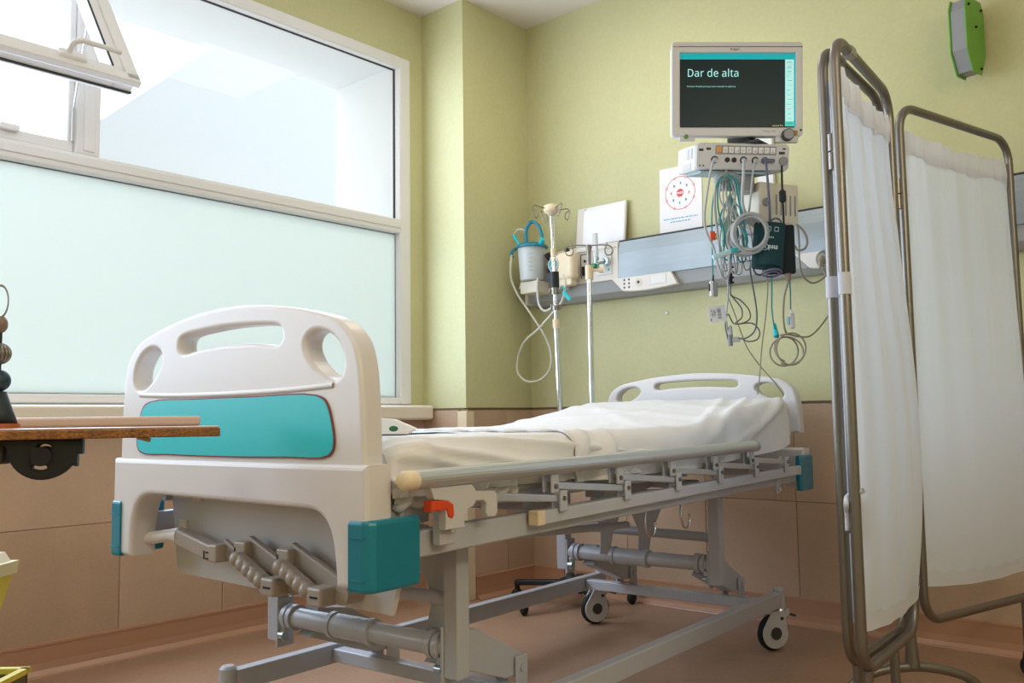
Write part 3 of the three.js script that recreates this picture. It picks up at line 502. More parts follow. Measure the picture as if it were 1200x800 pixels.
{
  const t = thing('wipe_packet', 'small white packet with a green mark beside the foot board', 'packet', [0, 0, 0]); onBed(t);
  const s = shapeOf([[-0.05, 0], [0.03, 0], [0.045, 0.012], [0.0, 0.032], [-0.05, 0.036]]);
  mesh('wrapper', extrude(s, 0.07, 0.003).rotateY(0.7).translate(0.2, topY(1.6) + 0.005, 1.66), M.paper, t);
  mesh('green_mark', new THREE.CircleGeometry(0.006, 12).scale(1.6, 1, 1).rotateY(0.7).translate(0.2 + 0.0455, topY(1.6) + 0.017, 1.66 + 0.0535), std(0x2f6b4a, 0.7), t);
}
const fromBed = (u, y, w) => V(BED[0] + u * Math.cos(BY) + w * Math.sin(BY), y, BED[2] - u * Math.sin(BY) + w * Math.cos(BY));
// ---------------------------------------------------------------- bed-mounted drip pole
{
  const p = fromBed(-0.43, 0.57, -0.1), t = thing('drip_pole', 'plain chrome drip pole with two loop hooks rising from the bed corner', 'drip pole', [p.x, p.y, p.z], 0.72);
  mesh('lower_tube', cyl([0, 0, 0], [0, 0.84, 0], 0.0115, 0.0115, 20), M.chrome, t);
  mesh('upper_tube', cyl([0, 0.82, 0], [0, 0.955, 0], 0.0085, 0.0085, 16), M.steel, t);
  mesh('flare', lathe([[0.0085, 0.9], [0.009, 0.93], [0.014, 0.962], [0.0, 0.964]], 16), M.steel, t);
  const c = mesh('clamp', [cyl([0, 0.815, 0], [0, 0.875, 0], 0.017, 0.017, 16), cyl([0, 0.855, 0], [0.045, 0.855, 0.005], 0.007, 0.007, 10)], M.trimCream, t);
  mesh('clamp_knob', [cyl([0.04, 0.855, 0.005], [0.06, 0.855, 0.007], 0.012, 0.014, 12)], M.trimCream, c);
  for (const s of [-1, 1]) {
    const pts = [[0, 0.96, 0], [s * 0.06, 0.962, 0], [s * 0.088, 0.958, 0.0], [s * 0.1, 0.94, 0.004], [s * 0.092, 0.92, 0.008], [s * 0.074, 0.918, 0.01], [s * 0.066, 0.935, 0.012], [s * 0.072, 0.955, 0.014], [s * 0.076, 0.97, 0.014]];
    mesh('hook', tube(pts, 0.0028, 50), M.steel, t);
  }
}
// ---------------------------------------------------------------- drip stand on a five-arm base behind the bed
{
  const B = V(0.435, 0, 0.275), t = thing('drip_stand', 'tall chrome drip stand with cream hook head on a black five-arm wheeled base', 'drip stand', [B.x, 0, B.z]);
  const lean = (y) => V(-0.014 - 0.002 * y, y, 0.038 * (y - 0.1));   // the worn mast leans a little
  for (let k = 0; k < 5; k++) {
    const a = 1.12 + k * Math.PI * 0.4, d = V(Math.sin(a), 0, Math.cos(a)), r = 0.275;
    const arm = mesh('base_arm', [bar(d.clone().multiplyScalar(0.03).setY(0.098), d.clone().multiplyScalar(r).setY(0.08), 0.042, 0.024, 0.008)], M.black, t);
    mesh('wheel', [cyl(d.clone().multiplyScalar(r - 0.006).setY(0.075), d.clone().multiplyScalar(r - 0.006).setY(0.05), 0.012, 0.012, 10), new THREE.SphereGeometry(0.027, 16, 12).scale(0.7, 1, 1).rotateY(a + 0.8).translate(d.x * (r - 0.006), 0.027, d.z * (r - 0.006))], M.rubber, arm);
  }
  mesh('hub', lathe([[0, 0.08], [0.055, 0.08], [0.06, 0.1], [0.045, 0.116], [0.02, 0.125], [0.018, 0.14], [0, 0.14]], 24), M.black, t);
  const run = (y0, y1, r) => cyl(lean(y0), lean(y1), r, r, 20);
  mesh('lower_tube', [run(0.1, 1.23, 0.0135)], M.chrome, t);
  mesh('upper_tube', [run(1.2, 1.72, 0.0095)], M.chrome, t);
  mesh('cream_collar', [run(1.205, 1.245, 0.0165)], M.trimCream, t);
  mesh('clamp_ring', [run(1.285, 1.305, 0.016), bar(lean(1.3).add(V(-0.018, 0, 0.014)), lean(1.3).add(V(0.02, 0, -0.014)), 0.016, 0.022, 0.004)], M.steel, t);
  mesh('clamp_ring', [run(1.355, 1.385, 0.0185), bar(lean(1.37).add(V(-0.02, 0, 0.02)), lean(1.37).add(V(0.03, 0, -0.02)), 0.018, 0.02, 0.004)], M.steel, t);
  mesh('black_grip', [run(1.385, 1.455, 0.021)], M.black, t);
  mesh('joint_sleeve', [run(1.52, 1.56, 0.0115)], M.trimCream, t);
  const H0 = lean(1.735), head = mesh('hook_head', lathe([[0, -0.028], [0.014, -0.03], [0.017, -0.02], [0.032, -0.014], [0.036, 0], [0.033, 0.016], [0.02, 0.022], [0, 0.023]], 24).translate(H0.x, H0.y, H0.z), M.cream, t);
  for (let k = 0; k < 4; k++) {
    const a = 0.35 + k * Math.PI / 2, x = Math.cos(a), z = Math.sin(a), q = (r, y, s = 0) => [H0.x + x * r - z * s, H0.y + y, H0.z + z * r + x * s];
    mesh('hook', tube([q(0.02, 0), q(0.06, 0.006), q(0.088, 0.01), q(0.094, 0.0, 0.004), q(0.088, -0.022, 0.008), q(0.075, -0.044, 0.012), q(0.062, -0.034, 0.014), q(0.066, -0.012, 0.016), q(0.08, -0.006, 0.018)], 0.0023, 50, false, 6), M.steel, head);
  }
}
// ---------------------------------------------------------------- bed head unit on the back wall
{
  const t = thing('bed_head_unit', 'long wall-mounted bed head rail with cream gas outlets and brushed metal cover', 'wall rail', [0, 0, 0]);
  const prof = (pts) => (x0, x1) => { const g = extrude(shapeOf(pts.map(([z, y]) => [z, y])), x1 - x0, 0); return g.applyMatrix4(new THREE.Matrix4().makeBasis(V(0, 0, 1), V(0, 1, 0), V(-1, 0, 0)).setPosition(x1, 0, 0)); };
  const body = prof([[0, 1.35], [0.045, 1.352], [0.075, 1.375], [0.088, 1.425], [0.088, 1.43], [0.08, 1.597], [0, 1.6]]);
  mesh('grey_body', body(0.06, 3.2), M.railGrey, t);
  mesh('top_profile', box(0.06, 3.2, 1.597, 1.604, 0, 0.084, 0.002), M.darkGrey, t);
  mesh('outlet_panel', prof([[0.07, 1.428], [0.098, 1.428], [0.098, 1.445], [0.092, 1.6], [0.07, 1.602]])(0.06, 0.606), M.headwall, t);
  mesh('panel_rib', box(0.06, 0.606, 1.575, 1.585, 0.09, 0.099, 0.002), M.headwall, t);
  for (const x of [0.36, 0.455, 0.6]) mesh('panel_rib', box(x - 0.004, x + 0.004, 1.432, 1.596, 0.09, 0.1, 0.002), M.headwall, t);
  mesh('metal_cover', prof([[0.07, 1.428], [0.1, 1.428], [0.104, 1.47], [0.1, 1.54], [0.09, 1.594], [0.07, 1.596]])(0.608, 3.2), M.brushed, t);
  mesh('panel_end', box(0.05, 0.066, 1.36, 1.6, 0, 0.098, 0.004), M.headwall, t);
  // outlet plates
  const plate = (x0, x1, y0, y1, m) => mesh('outlet_plate', box(x0, x1, y0, y1, 0.097, 0.102, 0.002), m, t);
  plate(0.295, 0.35, 1.458, 1.562, std(0xd9a441, 0.5)).userData.label = 'yellow vacuum outlet plate';
  mesh('outlet_frame', [box(0.29, 0.295, 1.455, 1.566, 0.096, 0.104), box(0.35, 0.355, 1.455, 1.566, 0.096, 0.104), box(0.29, 0.355, 1.562, 1.567, 0.096, 0.104), box(0.29, 0.355, 1.453, 1.458, 0.096, 0.104)], M.darkGrey, t);
  const p2 = plate(0.4, 0.445, 1.458, 1.56, M.deviceWhite); mesh('outlet_port', [box(0.408, 0.437, 1.462, 1.505, 0.1, 0.112, 0.004), cyl([0.422, 1.53, 0.1], [0.422, 1.53, 0.106], 0.006, 0.006, 12)], M.black, p2);
  mesh('outlet_frame', [box(0.397, 0.4, 1.455, 1.563, 0.097, 0.103), box(0.445, 0.448, 1.455, 1.563, 0.097, 0.103), box(0.397, 0.448, 1.56, 1.563, 0.097, 0.103)], M.darkGrey, t);
  const p3 = plate(0.485, 0.57, 1.455, 1.558, M.deviceWhite); mesh('outlet_port', [cyl([0.55, 1.512, 0.1], [0.55, 1.512, 0.125], 0.02, 0.016, 20)], M.zinc, p3);
  mesh('status_dot', cyl([0.555, 1.475, 0.101], [0.555, 1.475, 0.1035], 0.006, 0.006, 12), M.tealPanel, p3);
  // socket blocks on the underside
  for (const [x0, x1] of [[0.6, 0.88], [1.46, 1.66]]) {
    const s = new THREE.Shape(); s.moveTo(x0 - 0.03, 1.428); s.lineTo(x1 + 0.0, 1.428); s.lineTo(x1 + 0.03, 1.372); s.quadraticCurveTo((x0 + x1) / 2, 1.352, x0 + 0.03, 1.368);
    const blk = mesh('socket_block', extrude(s, 0.028, 0.004, 2).translate(0, 0, 0.078), M.headwall, t);
    if (x0 < 1) {
      mesh('socket_round', [cyl([0.715, 1.4, 0.105], [0.715, 1.4, 0.1075], 0.018, 0.018, 20)], M.beige, blk);
      mesh('socket_hole', [...[0.64, 0.665].flatMap((x) => [1.383, 1.4, 1.417].map((y) => box(x - 0.004, x + 0.004, y - 0.004, y + 0.004, 0.105, 0.1068))), cyl([0.715, 1.4, 0.107], [0.715, 1.4, 0.1084], 0.007, 0.007, 12)], M.darkGrey, blk);
      mesh('blank_cover', box(0.78, 0.855, 1.383, 1.42, 0.105, 0.108, 0.001), M.deviceWhite, blk);
    } else mesh('socket_round', [new THREE.TorusGeometry(0.03, 0.004, 10, 28).translate(1.55, 1.396, 0.108), cyl([1.55, 1.396, 0.1], [1.55, 1.396, 0.108], 0.028, 0.028, 24)], M.deviceGrey, blk);
  }
}
{ const t = thing('wall_socket_plug', 'beige mains plug in the socket beside the screen', 'plug', [1.55, 1.396, 0.106]); mesh('plug_body', [cyl([0, 0, 0], [0, -0.002, 0.03], 0.022, 0.018, 20), cyl([0, -0.002, 0.028], [0, -0.018, 0.046], 0.013, 0.009, 14), cyl([0, -0.016, 0.042], [0, -0.045, 0.048], 0.008, 0.005, 12)], M.cableBeige, t); }
// oxygen flowmeter in the third outlet
{
  const t = thing('flow_meter', 'small clear oxygen flowmeter with a green knob on the outlet panel', 'flowmeter', [0.518, 1.5, 0.13]);
  mesh('inlet', [cyl([0.028, 0.012, -0.005], [0, 0.005, 0.015], 0.01, 0.012, 14), cyl([0, -0.02, 0.015], [0, 0.03, 0.015], 0.013, 0.013, 16)], M.zinc, t);
  mesh('gauge_tube', [cyl([0, 0.03, 0.015], [-0.002, 0.14, 0.015], 0.011, 0.011, 16)], M.clearFrost, t);
  mesh('scale', box(-0.0115, 0.0085, 0.035, 0.135, 0.0262, 0.027), M.device, t);
  mesh('green_knob', [cyl([0, -0.012, 0.028], [0, -0.012, 0.045], 0.014, 0.012, 12), cyl([0.005, -0.034, 0.015], [0.005, -0.02, 0.015], 0.008, 0.01, 12)], std(0x1d8a5a, 0.45), t);
}
// folder standing on the rail
{
  const t = thing('document_folder', 'blank white folder standing on the rail above the gas outlets', 'folder', [0.325, 1.604, 0.035]);
  const bend = (z) => grid(24, 16, (a, b) => [a * 0.276, b * 0.2 + 0.012 * a * (b > 0.5 ? 0 : 0), z + 0.006 * Math.sin(a * 3.1) - 0.03 * b]);
  mesh('back_cover', box(0, 0.276, 0, 0.2, -0.002, 0.001, 0.001).rotateX(-0.12), M.paper, t);
  mesh('sheet', grid(24, 18, (a, b) => [0.04 + a * 0.228, 0.004 + b * 0.178, 0.006 + 0.0035 * Math.sin(a * 4 + b * 2) - 0.12 * b * 0.178]), phys(0xf1eeef, 0.25, { side: THREE.DoubleSide }), t);
  mesh('spine', box(-0.002, 0.042, 0, 0.2, 0.0, 0.004, 0.001).rotateX(-0.12), M.headwall, t);
  mesh('cover_edge', box(0.272, 0.28, 0, 0.2, -0.004, 0.008, 0.001).rotateX(-0.12), M.beige, t);
}
// poster with the round diagram
{
  const tx = canvasTex(512, 716, (c, w, h) => {
    c.fillStyle = '#f3efef'; c.fillRect(0, 0, w, h);
    const X = 252, Yc = 292, R = 178;
    c.strokeStyle = '#d9d4d8'; c.lineWidth = 2; for (let k = 0; k < 10; k++) { const a = k * Math.PI / 5 + 0.3; c.beginPath(); c.moveTo(X, Yc); c.lineTo(X + R * Math.cos(a), Yc + R * Math.sin(a)); c.stroke(); }
    c.strokeStyle = '#d9584f'; c.lineWidth = 7; c.beginPath(); c.arc(X, Yc, R, 0, 7); c.stroke();
    for (let k = 0; k < 8; k++) { const a = k * Math.PI / 4 + 0.4; c.lineWidth = 4; c.beginPath(); c.arc(X + R * Math.cos(a), Yc + R * Math.sin(a), 13, 0, 7); c.stroke(); }
    const cols = ['#1f9aa2', '#3b5c52', '#d9584f', '#3b5c52', '#1f9aa2', '#3b5c52', '#d9584f', '#2c2c34']; for (let k = 0; k < 8; k++) { const a = k * Math.PI / 4 - 1.5; c.fillStyle = cols[k]; const x = X + 108 * Math.cos(a), y = Yc + 108 * Math.sin(a); c.fillRect(x - 8, y - 12, 16, 22); c.fillStyle = '#c9c2c6'; c.fillRect(x - 18, y + 14, 34, 4); }
    c.fillStyle = '#e2574c'; c.beginPath(); for (let k = 0; k < 8; k++) { const a = (k + 0.5) * Math.PI / 4; c.lineTo(X + 46 * Math.cos(a), Yc + 46 * Math.sin(a)); } c.fill();
    c.fillStyle = '#fff'; c.font = 'bold 32px sans-serif'; c.textAlign = 'center'; c.fillText('PARE', X, Yc + 11);
    c.fillStyle = '#7fb3c6'; for (const [y, a, b] of [[556, 50, 460], [592, 130, 380]]) for (let x = a; x < b;) { const l = 10 + 26 * rnd(); c.fillRect(x, y, Math.min(l, b - x), 14); x += l + 9; }
  });
  const t = mesh('poster', box(0, 0.212, 0, 0.292, 0.0005, 0.002), [M.paper, M.paper, M.paper, M.paper, std(0xffffff, 0.7, { map: tx }), M.paper]);
  t.position.set(0.768, 1.618, 0.001); t.rotation.z = -0.02; tag(t, 'white printed sheet with a red ring diagram taped to the wall', 'poster');
}
// suction jar and regulator at the left end of the rail
{
  const t = thing('suction_jar', 'clear suction canister with a teal lid and looped teal hose', 'suction jar', [0.175, 1.455, 0.19]);
  mesh('jar', lathe([[0, 0], [0.05, 0], [0.056, 0.006], [0.066, 0.15], [0.068, 0.165], [0.064, 0.165], [0.053, 0.01], [0, 0.006]], 32), M.clearFrost, t);
  mesh('scale_print', [0.04, 0.06, 0.08, 0.1, 0.12].map((y) => box(-0.008, 0.012, y, y + 0.002, 0.066, 0.067).rotateY(0.6)), M.deviceGrey, t);
  mesh('liner', lathe([[0, 0.02], [0.044, 0.02], [0.05, 0.08], [0.057, 0.158], [0, 0.16]], 24), M.clearFrost, t);
  const lid = mesh('lid', lathe([[0, 0.185], [0.03, 0.184], [0.06, 0.178], [0.078, 0.166], [0.08, 0.158], [0.076, 0.155], [0.0, 0.16]], 32), M.teal, t);
  mesh('pour_spout', [tube([[-0.06, 0.165, 0.02], [-0.085, 0.155, 0.035], [-0.094, 0.135, 0.04], [-0.085, 0.12, 0.04]], 0.008, 20)], M.teal, lid);
  mesh('hose', tube([[-0.005, 0.18, 0.03], [-0.006, 0.215, 0.034], [-0.002, 0.25, 0.03], [0.02, 0.28, 0.02], [0.045, 0.265, 0.008], [0.062, 0.22, 0], [0.07, 0.175, 0]], 0.0085, 40), M.teal, lid);
  mesh('port', [cyl([-0.05, 0.18, 0.03], [-0.066, 0.205, 0.035], 0.007, 0.007, 12), cyl([-0.064, 0.2, 0.034], [-0.075, 0.225, 0.04], 0.009, 0.009, 12), cyl([0.07, 0.165, 0.02], [0.1, 0.182, 0.04], 0.01, 0.01, 12)], M.tealPanel, lid);
  mesh('clear_loop', tube([[-0.075, 0.225, 0.04], [-0.06, 0.245, 0.04], [-0.035, 0.25, 0.035], [-0.006, 0.235, 0.03]], 0.005, 20), M.clear, lid);
  mesh('bracket', [box(-0.05, 0.055, -0.06, -0.002, -0.085, 0.03, 0.006), bar([-0.06, -0.03, 0.0], [-0.06, 0.09, -0.06], 0.05, 0.006, 0.002)], M.beige, t);
}
{
  const t = thing('suction_regulator', 'white vacuum regulator with a teal gauge and black knob on the rail', 'regulator', [0.31, 1.49, 0.15]);
  mesh('body', box(-0.045, 0.02, -0.085, 0.075, -0.055, 0.02, 0.01), M.deviceWhite, t);
  mesh('filter_bag', [box(0.0, 0.1, -0.05, 0.085, -0.025, 0.03, 0.02), box(0.012, 0.088, -0.075, -0.04, -0.02, 0.025, 0.01)], M.cream, t);
  const ga = mesh('gauge', [cyl([-0.012, 0.03, 0.02], [-0.012, 0.03, 0.034], 0.032, 0.03, 28)], M.device, t); mesh('gauge_face', cyl([-0.012, 0.03, 0.034], [-0.012, 0.03, 0.0355], 0.026, 0.026, 28), std(0x3f8f92, 0.4), ga); mesh('needle', bar([-0.024, 0.018, 0.037], [0.0, 0.046, 0.037], 0.004, 0.002), M.paper, ga);
  mesh('knob', [cyl([-0.02, -0.03, 0.02], [-0.02, -0.03, 0.05], 0.024, 0.022, 24), cyl([-0.02, -0.03, 0.05], [-0.02, -0.03, 0.053], 0.014, 0.012, 20)], M.black, t);
  mesh('connector', cyl([-0.05, 0.055, 0.0], [-0.06, 0.09, 0.02], 0.012, 0.014, 14), M.black, t); mesh('connector', cyl([-0.055, 0.03, 0.01], [-0.055, 0.0, 0.012], 0.011, 0.011, 12), M.black, t); mesh('valve_cap', new THREE.SphereGeometry(0.014, 14, 10).translate(0.045, 0.092, 0.0), M.black, t);
}
// clear tubing from the jar
tag(mesh('suction_tubing', tube([[0.09, 1.585, 0.235], [0.085, 1.53, 0.24], [0.08, 1.47, 0.23], [0.1, 1.40, 0.21], [0.165, 1.3, 0.19], [0.225, 1.2, 0.17], [0.255, 1.12, 0.16], [0.25, 1.04, 0.16], [0.2, 0.99, 0.17], [0.13, 0.985, 0.19], [0.085, 1.03, 0.2], [0.09, 1.1, 0.2], [0.15, 1.17, 0.22], [0.25, 1.22, 0.24], [0.36, 1.29, 0.26], [0.415, 1.33, 0.27], [0.42, 1.41, 0.25], [0.37, 1.46, 0.2]], 0.0055, 160), phys(0xe9e6d6, 0.3, { transmission: 0.35, thickness: 0 })), 'clear plastic suction tubing looping down the corner', 'tubing');
tag(mesh('suction_hose', tube([[0.235, 1.46, 0.22], [0.235, 1.4, 0.225], [0.25, 1.33, 0.23], [0.29, 1.3, 0.24], [0.36, 1.31, 0.26]], 0.0055, 60), phys(0xe2e2dc, 0.3, { transmission: 0.3, thickness: 0 })), 'short clear hose under the suction jar', 'tubing');
{ const t = thing('tubing_clamp', 'small teal clip hanging on the drip stand', 'clip', [0.455, 1.345, 0.31]); mesh('clip', [bar([0, 0.02, 0], [0.03, -0.02, -0.01], 0.01, 0.016, 0.003), new THREE.TorusGeometry(0.012, 0.003, 8, 20).translate(-0.006, 0.03, 0)], M.tealPanel, t); }
// ---------------------------------------------------------------- patient monitor and its boxes (axes turned to the bedside)
const MY = 0.722, atMon = (o, p, dy = 0, px = 0.0855, rz = -0.0144) => { o.position.set(...p); o.rotation.order = 'YXZ'; o.rotation.set(px, MY + dy, rz); return o; };
{
  const t = thing('patient_monitor', 'large patient monitor with a dark screen reading Dar de alta', 'monitor'); atMon(t, [1.529, 1.893, 0.723]);
  const W = 0.2185, Hh = 0.157;
  const s = roundRect(-W, W, -Hh, Hh, 0.012); const hole = roundRect(-0.191, 0.195, -0.128, 0.121, 0.003); s.holes.push(hole);
  mesh('bezel', extrude(s, 0.02, 0.004, 3).translate(0, 0, -0.018), M.device, t);
  mesh('rear_housing', box(-W + 0.004, W - 0.004, -Hh + 0.004, Hh - 0.004, -0.062, -0.012, 0.012), M.deviceWhite, t);
  mesh('top_seam', box(-W + 0.004, W - 0.002, Hh - 0.0175, Hh - 0.0155, -0.001, 0.0027), M.darkGrey, t);
  const tx = canvasTex(1024, 660, (c, w, h) => {
    c.fillStyle = '#0b1f22'; c.fillRect(0, 0, w, h); c.fillStyle = '#08a9b4'; c.fillRect(0, 0, w, 56);
    c.fillStyle = '#a9e6ea'; c.font = '94px sans-serif'; c.textAlign = 'left'; c.fillText('Dar de alta', 66, 208);
    c.font = '17.5px sans-serif'; c.fillText("Presione 'Pantalla principal' para reanudar la vigilancia", 66, 300, 462);
    c.fillStyle = '#8adfe2'; c.fillRect(932, 56, 78, 586); c.fillStyle = '#08a9b4'; c.fillRect(1010, 56, 14, 604);
    for (let k = 0; k < 14; k++) { c.fillStyle = k === 13 ? '#2fc4b8' : '#b8eff0'; c.fillRect(935, 60 + k * 41.6, 72, 38); c.fillStyle = '#2d7f88'; const n = k < 3 ? 2 : 1; for (let q = 0; q < n; q++) c.fillRect(946 + (k % 3) * 4, 74 + k * 41.6 + q * 12, 46 - (k % 4) * 5, 4); }
    c.fillStyle = '#cfc680'; for (let k = 0; k < 6; k++) c.fillRect(822 + k * 16, 634 - (k === 4 ? 4 : 0), 9, 8);
  });
  mesh('screen', new THREE.PlaneGeometry(0.388, 0.251).translate(0.002, -0.0035, -0.006), phys(0xffffff, 0.3, { map: tx, emissive: 0xffffff, emissiveMap: tx, emissiveIntensity: 0.5, specularIntensity: 0.35 }), t).userData.label = 'dark screen with the words Dar de alta';
  const lg = (w, h, txt, col, font) => std(0xffffff, 0.5, { transparent: true, map: canvasTex(w, h, (c) => { c.fillStyle = '#cfcac6'; c.fillRect(0, 0, w, h); c.fillStyle = col; c.font = font; c.textAlign = 'center'; c.fillText(txt, w / 2, h * 0.78); }) });
  mesh('maker_mark', new THREE.PlaneGeometry(0.036, 0.0105).translate(-0.008, 0.1318, 0.0023), lg(192, 56, 'Dräger', '#1c2233', 'bold 50px sans-serif'), t);
  mesh('model_mark', new THREE.PlaneGeometry(0.05, 0.01).translate(0.105, -0.1405, 0.0023), lg(256, 52, 'Infinity C700', '#5a5a60', '38px sans-serif'), t);
  mesh('status_lamp', cyl([-0.2, 0.1405, 0], [-0.2, 0.1405, 0.0035], 0.004, 0.004, 12), std(0xd8b070, 0.4), t);
  mesh('lower_tab', [box(-0.192, -0.14, -0.172, -0.15, -0.02, -0.002, 0.004), box(0.128, 0.205, -0.178, -0.148, -0.022, -0.001, 0.006)], M.device, t);
  mesh('power_button', cyl([-0.17, -0.158, -0.003], [-0.17, -0.158, 0.003], 0.008, 0.007, 16), std(0x4c8a3c, 0.4), t);
  const kn = mesh('rotary_knob', [cyl([0.166, -0.154, -0.004], [0.166, -0.154, 0.02], 0.0205, 0.019, 28)], M.darkGrey, t); mesh('knob_face', cyl([0.166, -0.154, 0.02], [0.166, -0.154, 0.0225], 0.0165, 0.016, 24), M.deviceGrey, kn);
  mesh('alarm_key', box(0.187, 0.2, -0.155, -0.138, -0.002, 0.004, 0.002), std(0xb07a2c, 0.5), t);
  mesh('lock_dot', cyl([0.211, -0.137, 0], [0.211, -0.137, 0.0032], 0.004, 0.004, 12), std(0x1d2440, 0.4), t);
}
{
  const t = thing('connector_box', 'grey parameter box with a row of keys and plugged cables under the monitor', 'parameter box'); atMon(t, [1.528, 1.668, 0.698], 0.07, 0.2);
  const s = roundRect(-0.158, 0.158, -0.044, 0.044, 0.016);
  mesh('front', extrude(s, 0.03, 0.005, 3).translate(0, 0, -0.03), M.device, t);
  mesh('housing', box(-0.158, 0.158, -0.046, 0.042, -0.25, -0.026, 0.01), M.deviceWhite, t);
  mesh('side_label', [box(-0.16, -0.1575, -0.005, 0.03, -0.13, -0.095), box(-0.16, -0.1575, -0.005, 0.03, -0.08, -0.05), box(-0.16, -0.157, -0.04, -0.018, -0.17, -0.06, 0.002)], M.device, t);
  mesh('key_strip', box(-0.095, 0.112, 0.007, 0.036, -0.002, 0.0015, 0.001), M.deviceGrey, t);
  for (let k = 0; k < 10; k++) { const kk = mesh('key', box(-0.09 + k * 0.0202, -0.0735 + k * 0.0202, 0.0115, 0.0315, -0.001, 0.004, 0.002), k ? M.deviceWhite : std(0xe29a2e, 0.45), t); mesh('key_symbol', [box(-0.087 + k * 0.0202, -0.0765 + k * 0.0202, 0.0165 + (k % 3) * 0.003, 0.0175 + (k % 3) * 0.003, 0.0035, 0.0046), box(-0.085 + k * 0.0202 + (k % 4) * 0.002, -0.084 + k * 0.0202 + (k % 4) * 0.002, 0.015, 0.026, 0.0035, 0.0046)], M.deviceGrey, kk); }
  for (const x of [-0.053, -0.03]) mesh('jack', cyl([x, -0.011, -0.002], [x, -0.011, 0.002], 0.0085, 0.0085, 20), M.black, t);
  for (const x of [-0.096, 0.002, 0.042, 0.075]) mesh('port_ring', [new THREE.TorusGeometry(0.0105, 0.0018, 8, 24).translate(x, -0.011, 0.001)], x > 0.06 ? M.cableViolet : M.darkGrey, t);
  mesh('violet_plug', box(0.062, 0.106, -0.018, -0.005, 0, 0.016, 0.005), M.cableViolet, t);
  for (const x of [-0.096, 0.002, 0.042]) mesh('grey_plug', cyl([x, -0.011, 0], [x - 0.002, -0.016, 0.026], 0.0085, 0.007, 14), M.cableGrey, t);
  mesh('dial', cyl([0.138, -0.012, -0.002], [0.138, -0.012, 0.006], 0.0155, 0.015, 24), M.deviceGrey, t);
  mesh('print_mark', [box(0.122, 0.142, 0.01, 0.019, -0.001, 0.0008), box(0.134, 0.145, 0.026, 0.031, -0.001, 0.0008), box(-0.125, -0.11, 0.02, 0.028, -0.001, 0.0008), box(-0.15, -0.135, 0.016, 0.024, -0.001, 0.0008), box(-0.148, -0.143, -0.034, -0.029, -0.001, 0.001), box(-0.136, -0.131, -0.034, -0.029, -0.001, 0.001)], M.darkGrey, t);
  mesh('base_tray', box(-0.14, 0.1, -0.056, -0.046, -0.2, -0.012, 0.003), std(0x9fb6bb, 0.45), t);
}
// mounting arm: wall plate, swivels, neck
{
  const t = thing('monitor_arm', 'articulated grey wall arm carrying the monitor and box', 'monitor arm', [1.25, 0, 0]);
  mesh('wall_track', box(0.0, 0.07, 1.5, 2.05, 0.0, 0.02, 0.004), M.deviceWhite, t);
  mesh('wall_plate', box(-0.01, 0.08, 1.53, 1.72, 0.1, 0.125, 0.006), M.deviceGrey, t);
  mesh('wall_bracket', box(0.01, 0.06, 1.55, 1.65, 0.02, 0.11, 0.006), M.deviceGrey, t);
  mesh('lower_arm', bar([0.04, 1.58, 0.12], [0.16, 1.575, 0.42], 0.06, 0.06, 0.02), M.deviceGrey, t);
  mesh('swivel', [cyl([0.16, 1.52, 0.42], [0.16, 1.64, 0.42], 0.038, 0.038, 24)], M.darkGrey, t);
  mesh('fore_arm', bar([0.16, 1.6, 0.42], [0.24, 1.6, 0.63], 0.055, 0.05, 0.018), M.deviceGrey, t);
  mesh('hub', [cyl([0.24, 1.565, 0.63], [0.24, 1.617, 0.63], 0.036, 0.04, 24), cyl([0.19, 1.592, 0.7], [0.225, 1.592, 0.655], 0.024, 0.024, 20)], M.deviceGrey, t);
  mesh('monitor_neck', [box(0.17, 0.33, 1.712, 1.722, 0.56, 0.69, 0.004), box(0.2, 0.29, 1.715, 1.8, 0.62, 0.66, 0.008)], M.darkGrey, t);
}
{
  const t = thing('power_supply_box', 'beige vented power supply hung behind the cables', 'power supply'); atMon(t, [1.535, 1.528, 0.53], 0.35, 0.03);
  mesh('housing', box(-0.075, 0.085, -0.068, 0.07, -0.09, 0.05, 0.008), M.beige, t);
  for (let k = 0; k < 5; k++) mesh('vent_slot', box(-0.01 + k * 0.019, -0.004 + k * 0.019, -0.04, 0.03, 0.048, 0.0515, 0.001), M.deviceGrey, t);
  mesh('side_knob', cyl([-0.05, 0, 0.05], [-0.05, 0, 0.058], 0.014, 0.014, 20), M.deviceGrey, t);
  mesh('hanger', box(-0.02, 0.03, 0.066, 0.078, -0.06, 0.0, 0.002), M.deviceGrey, t);
}
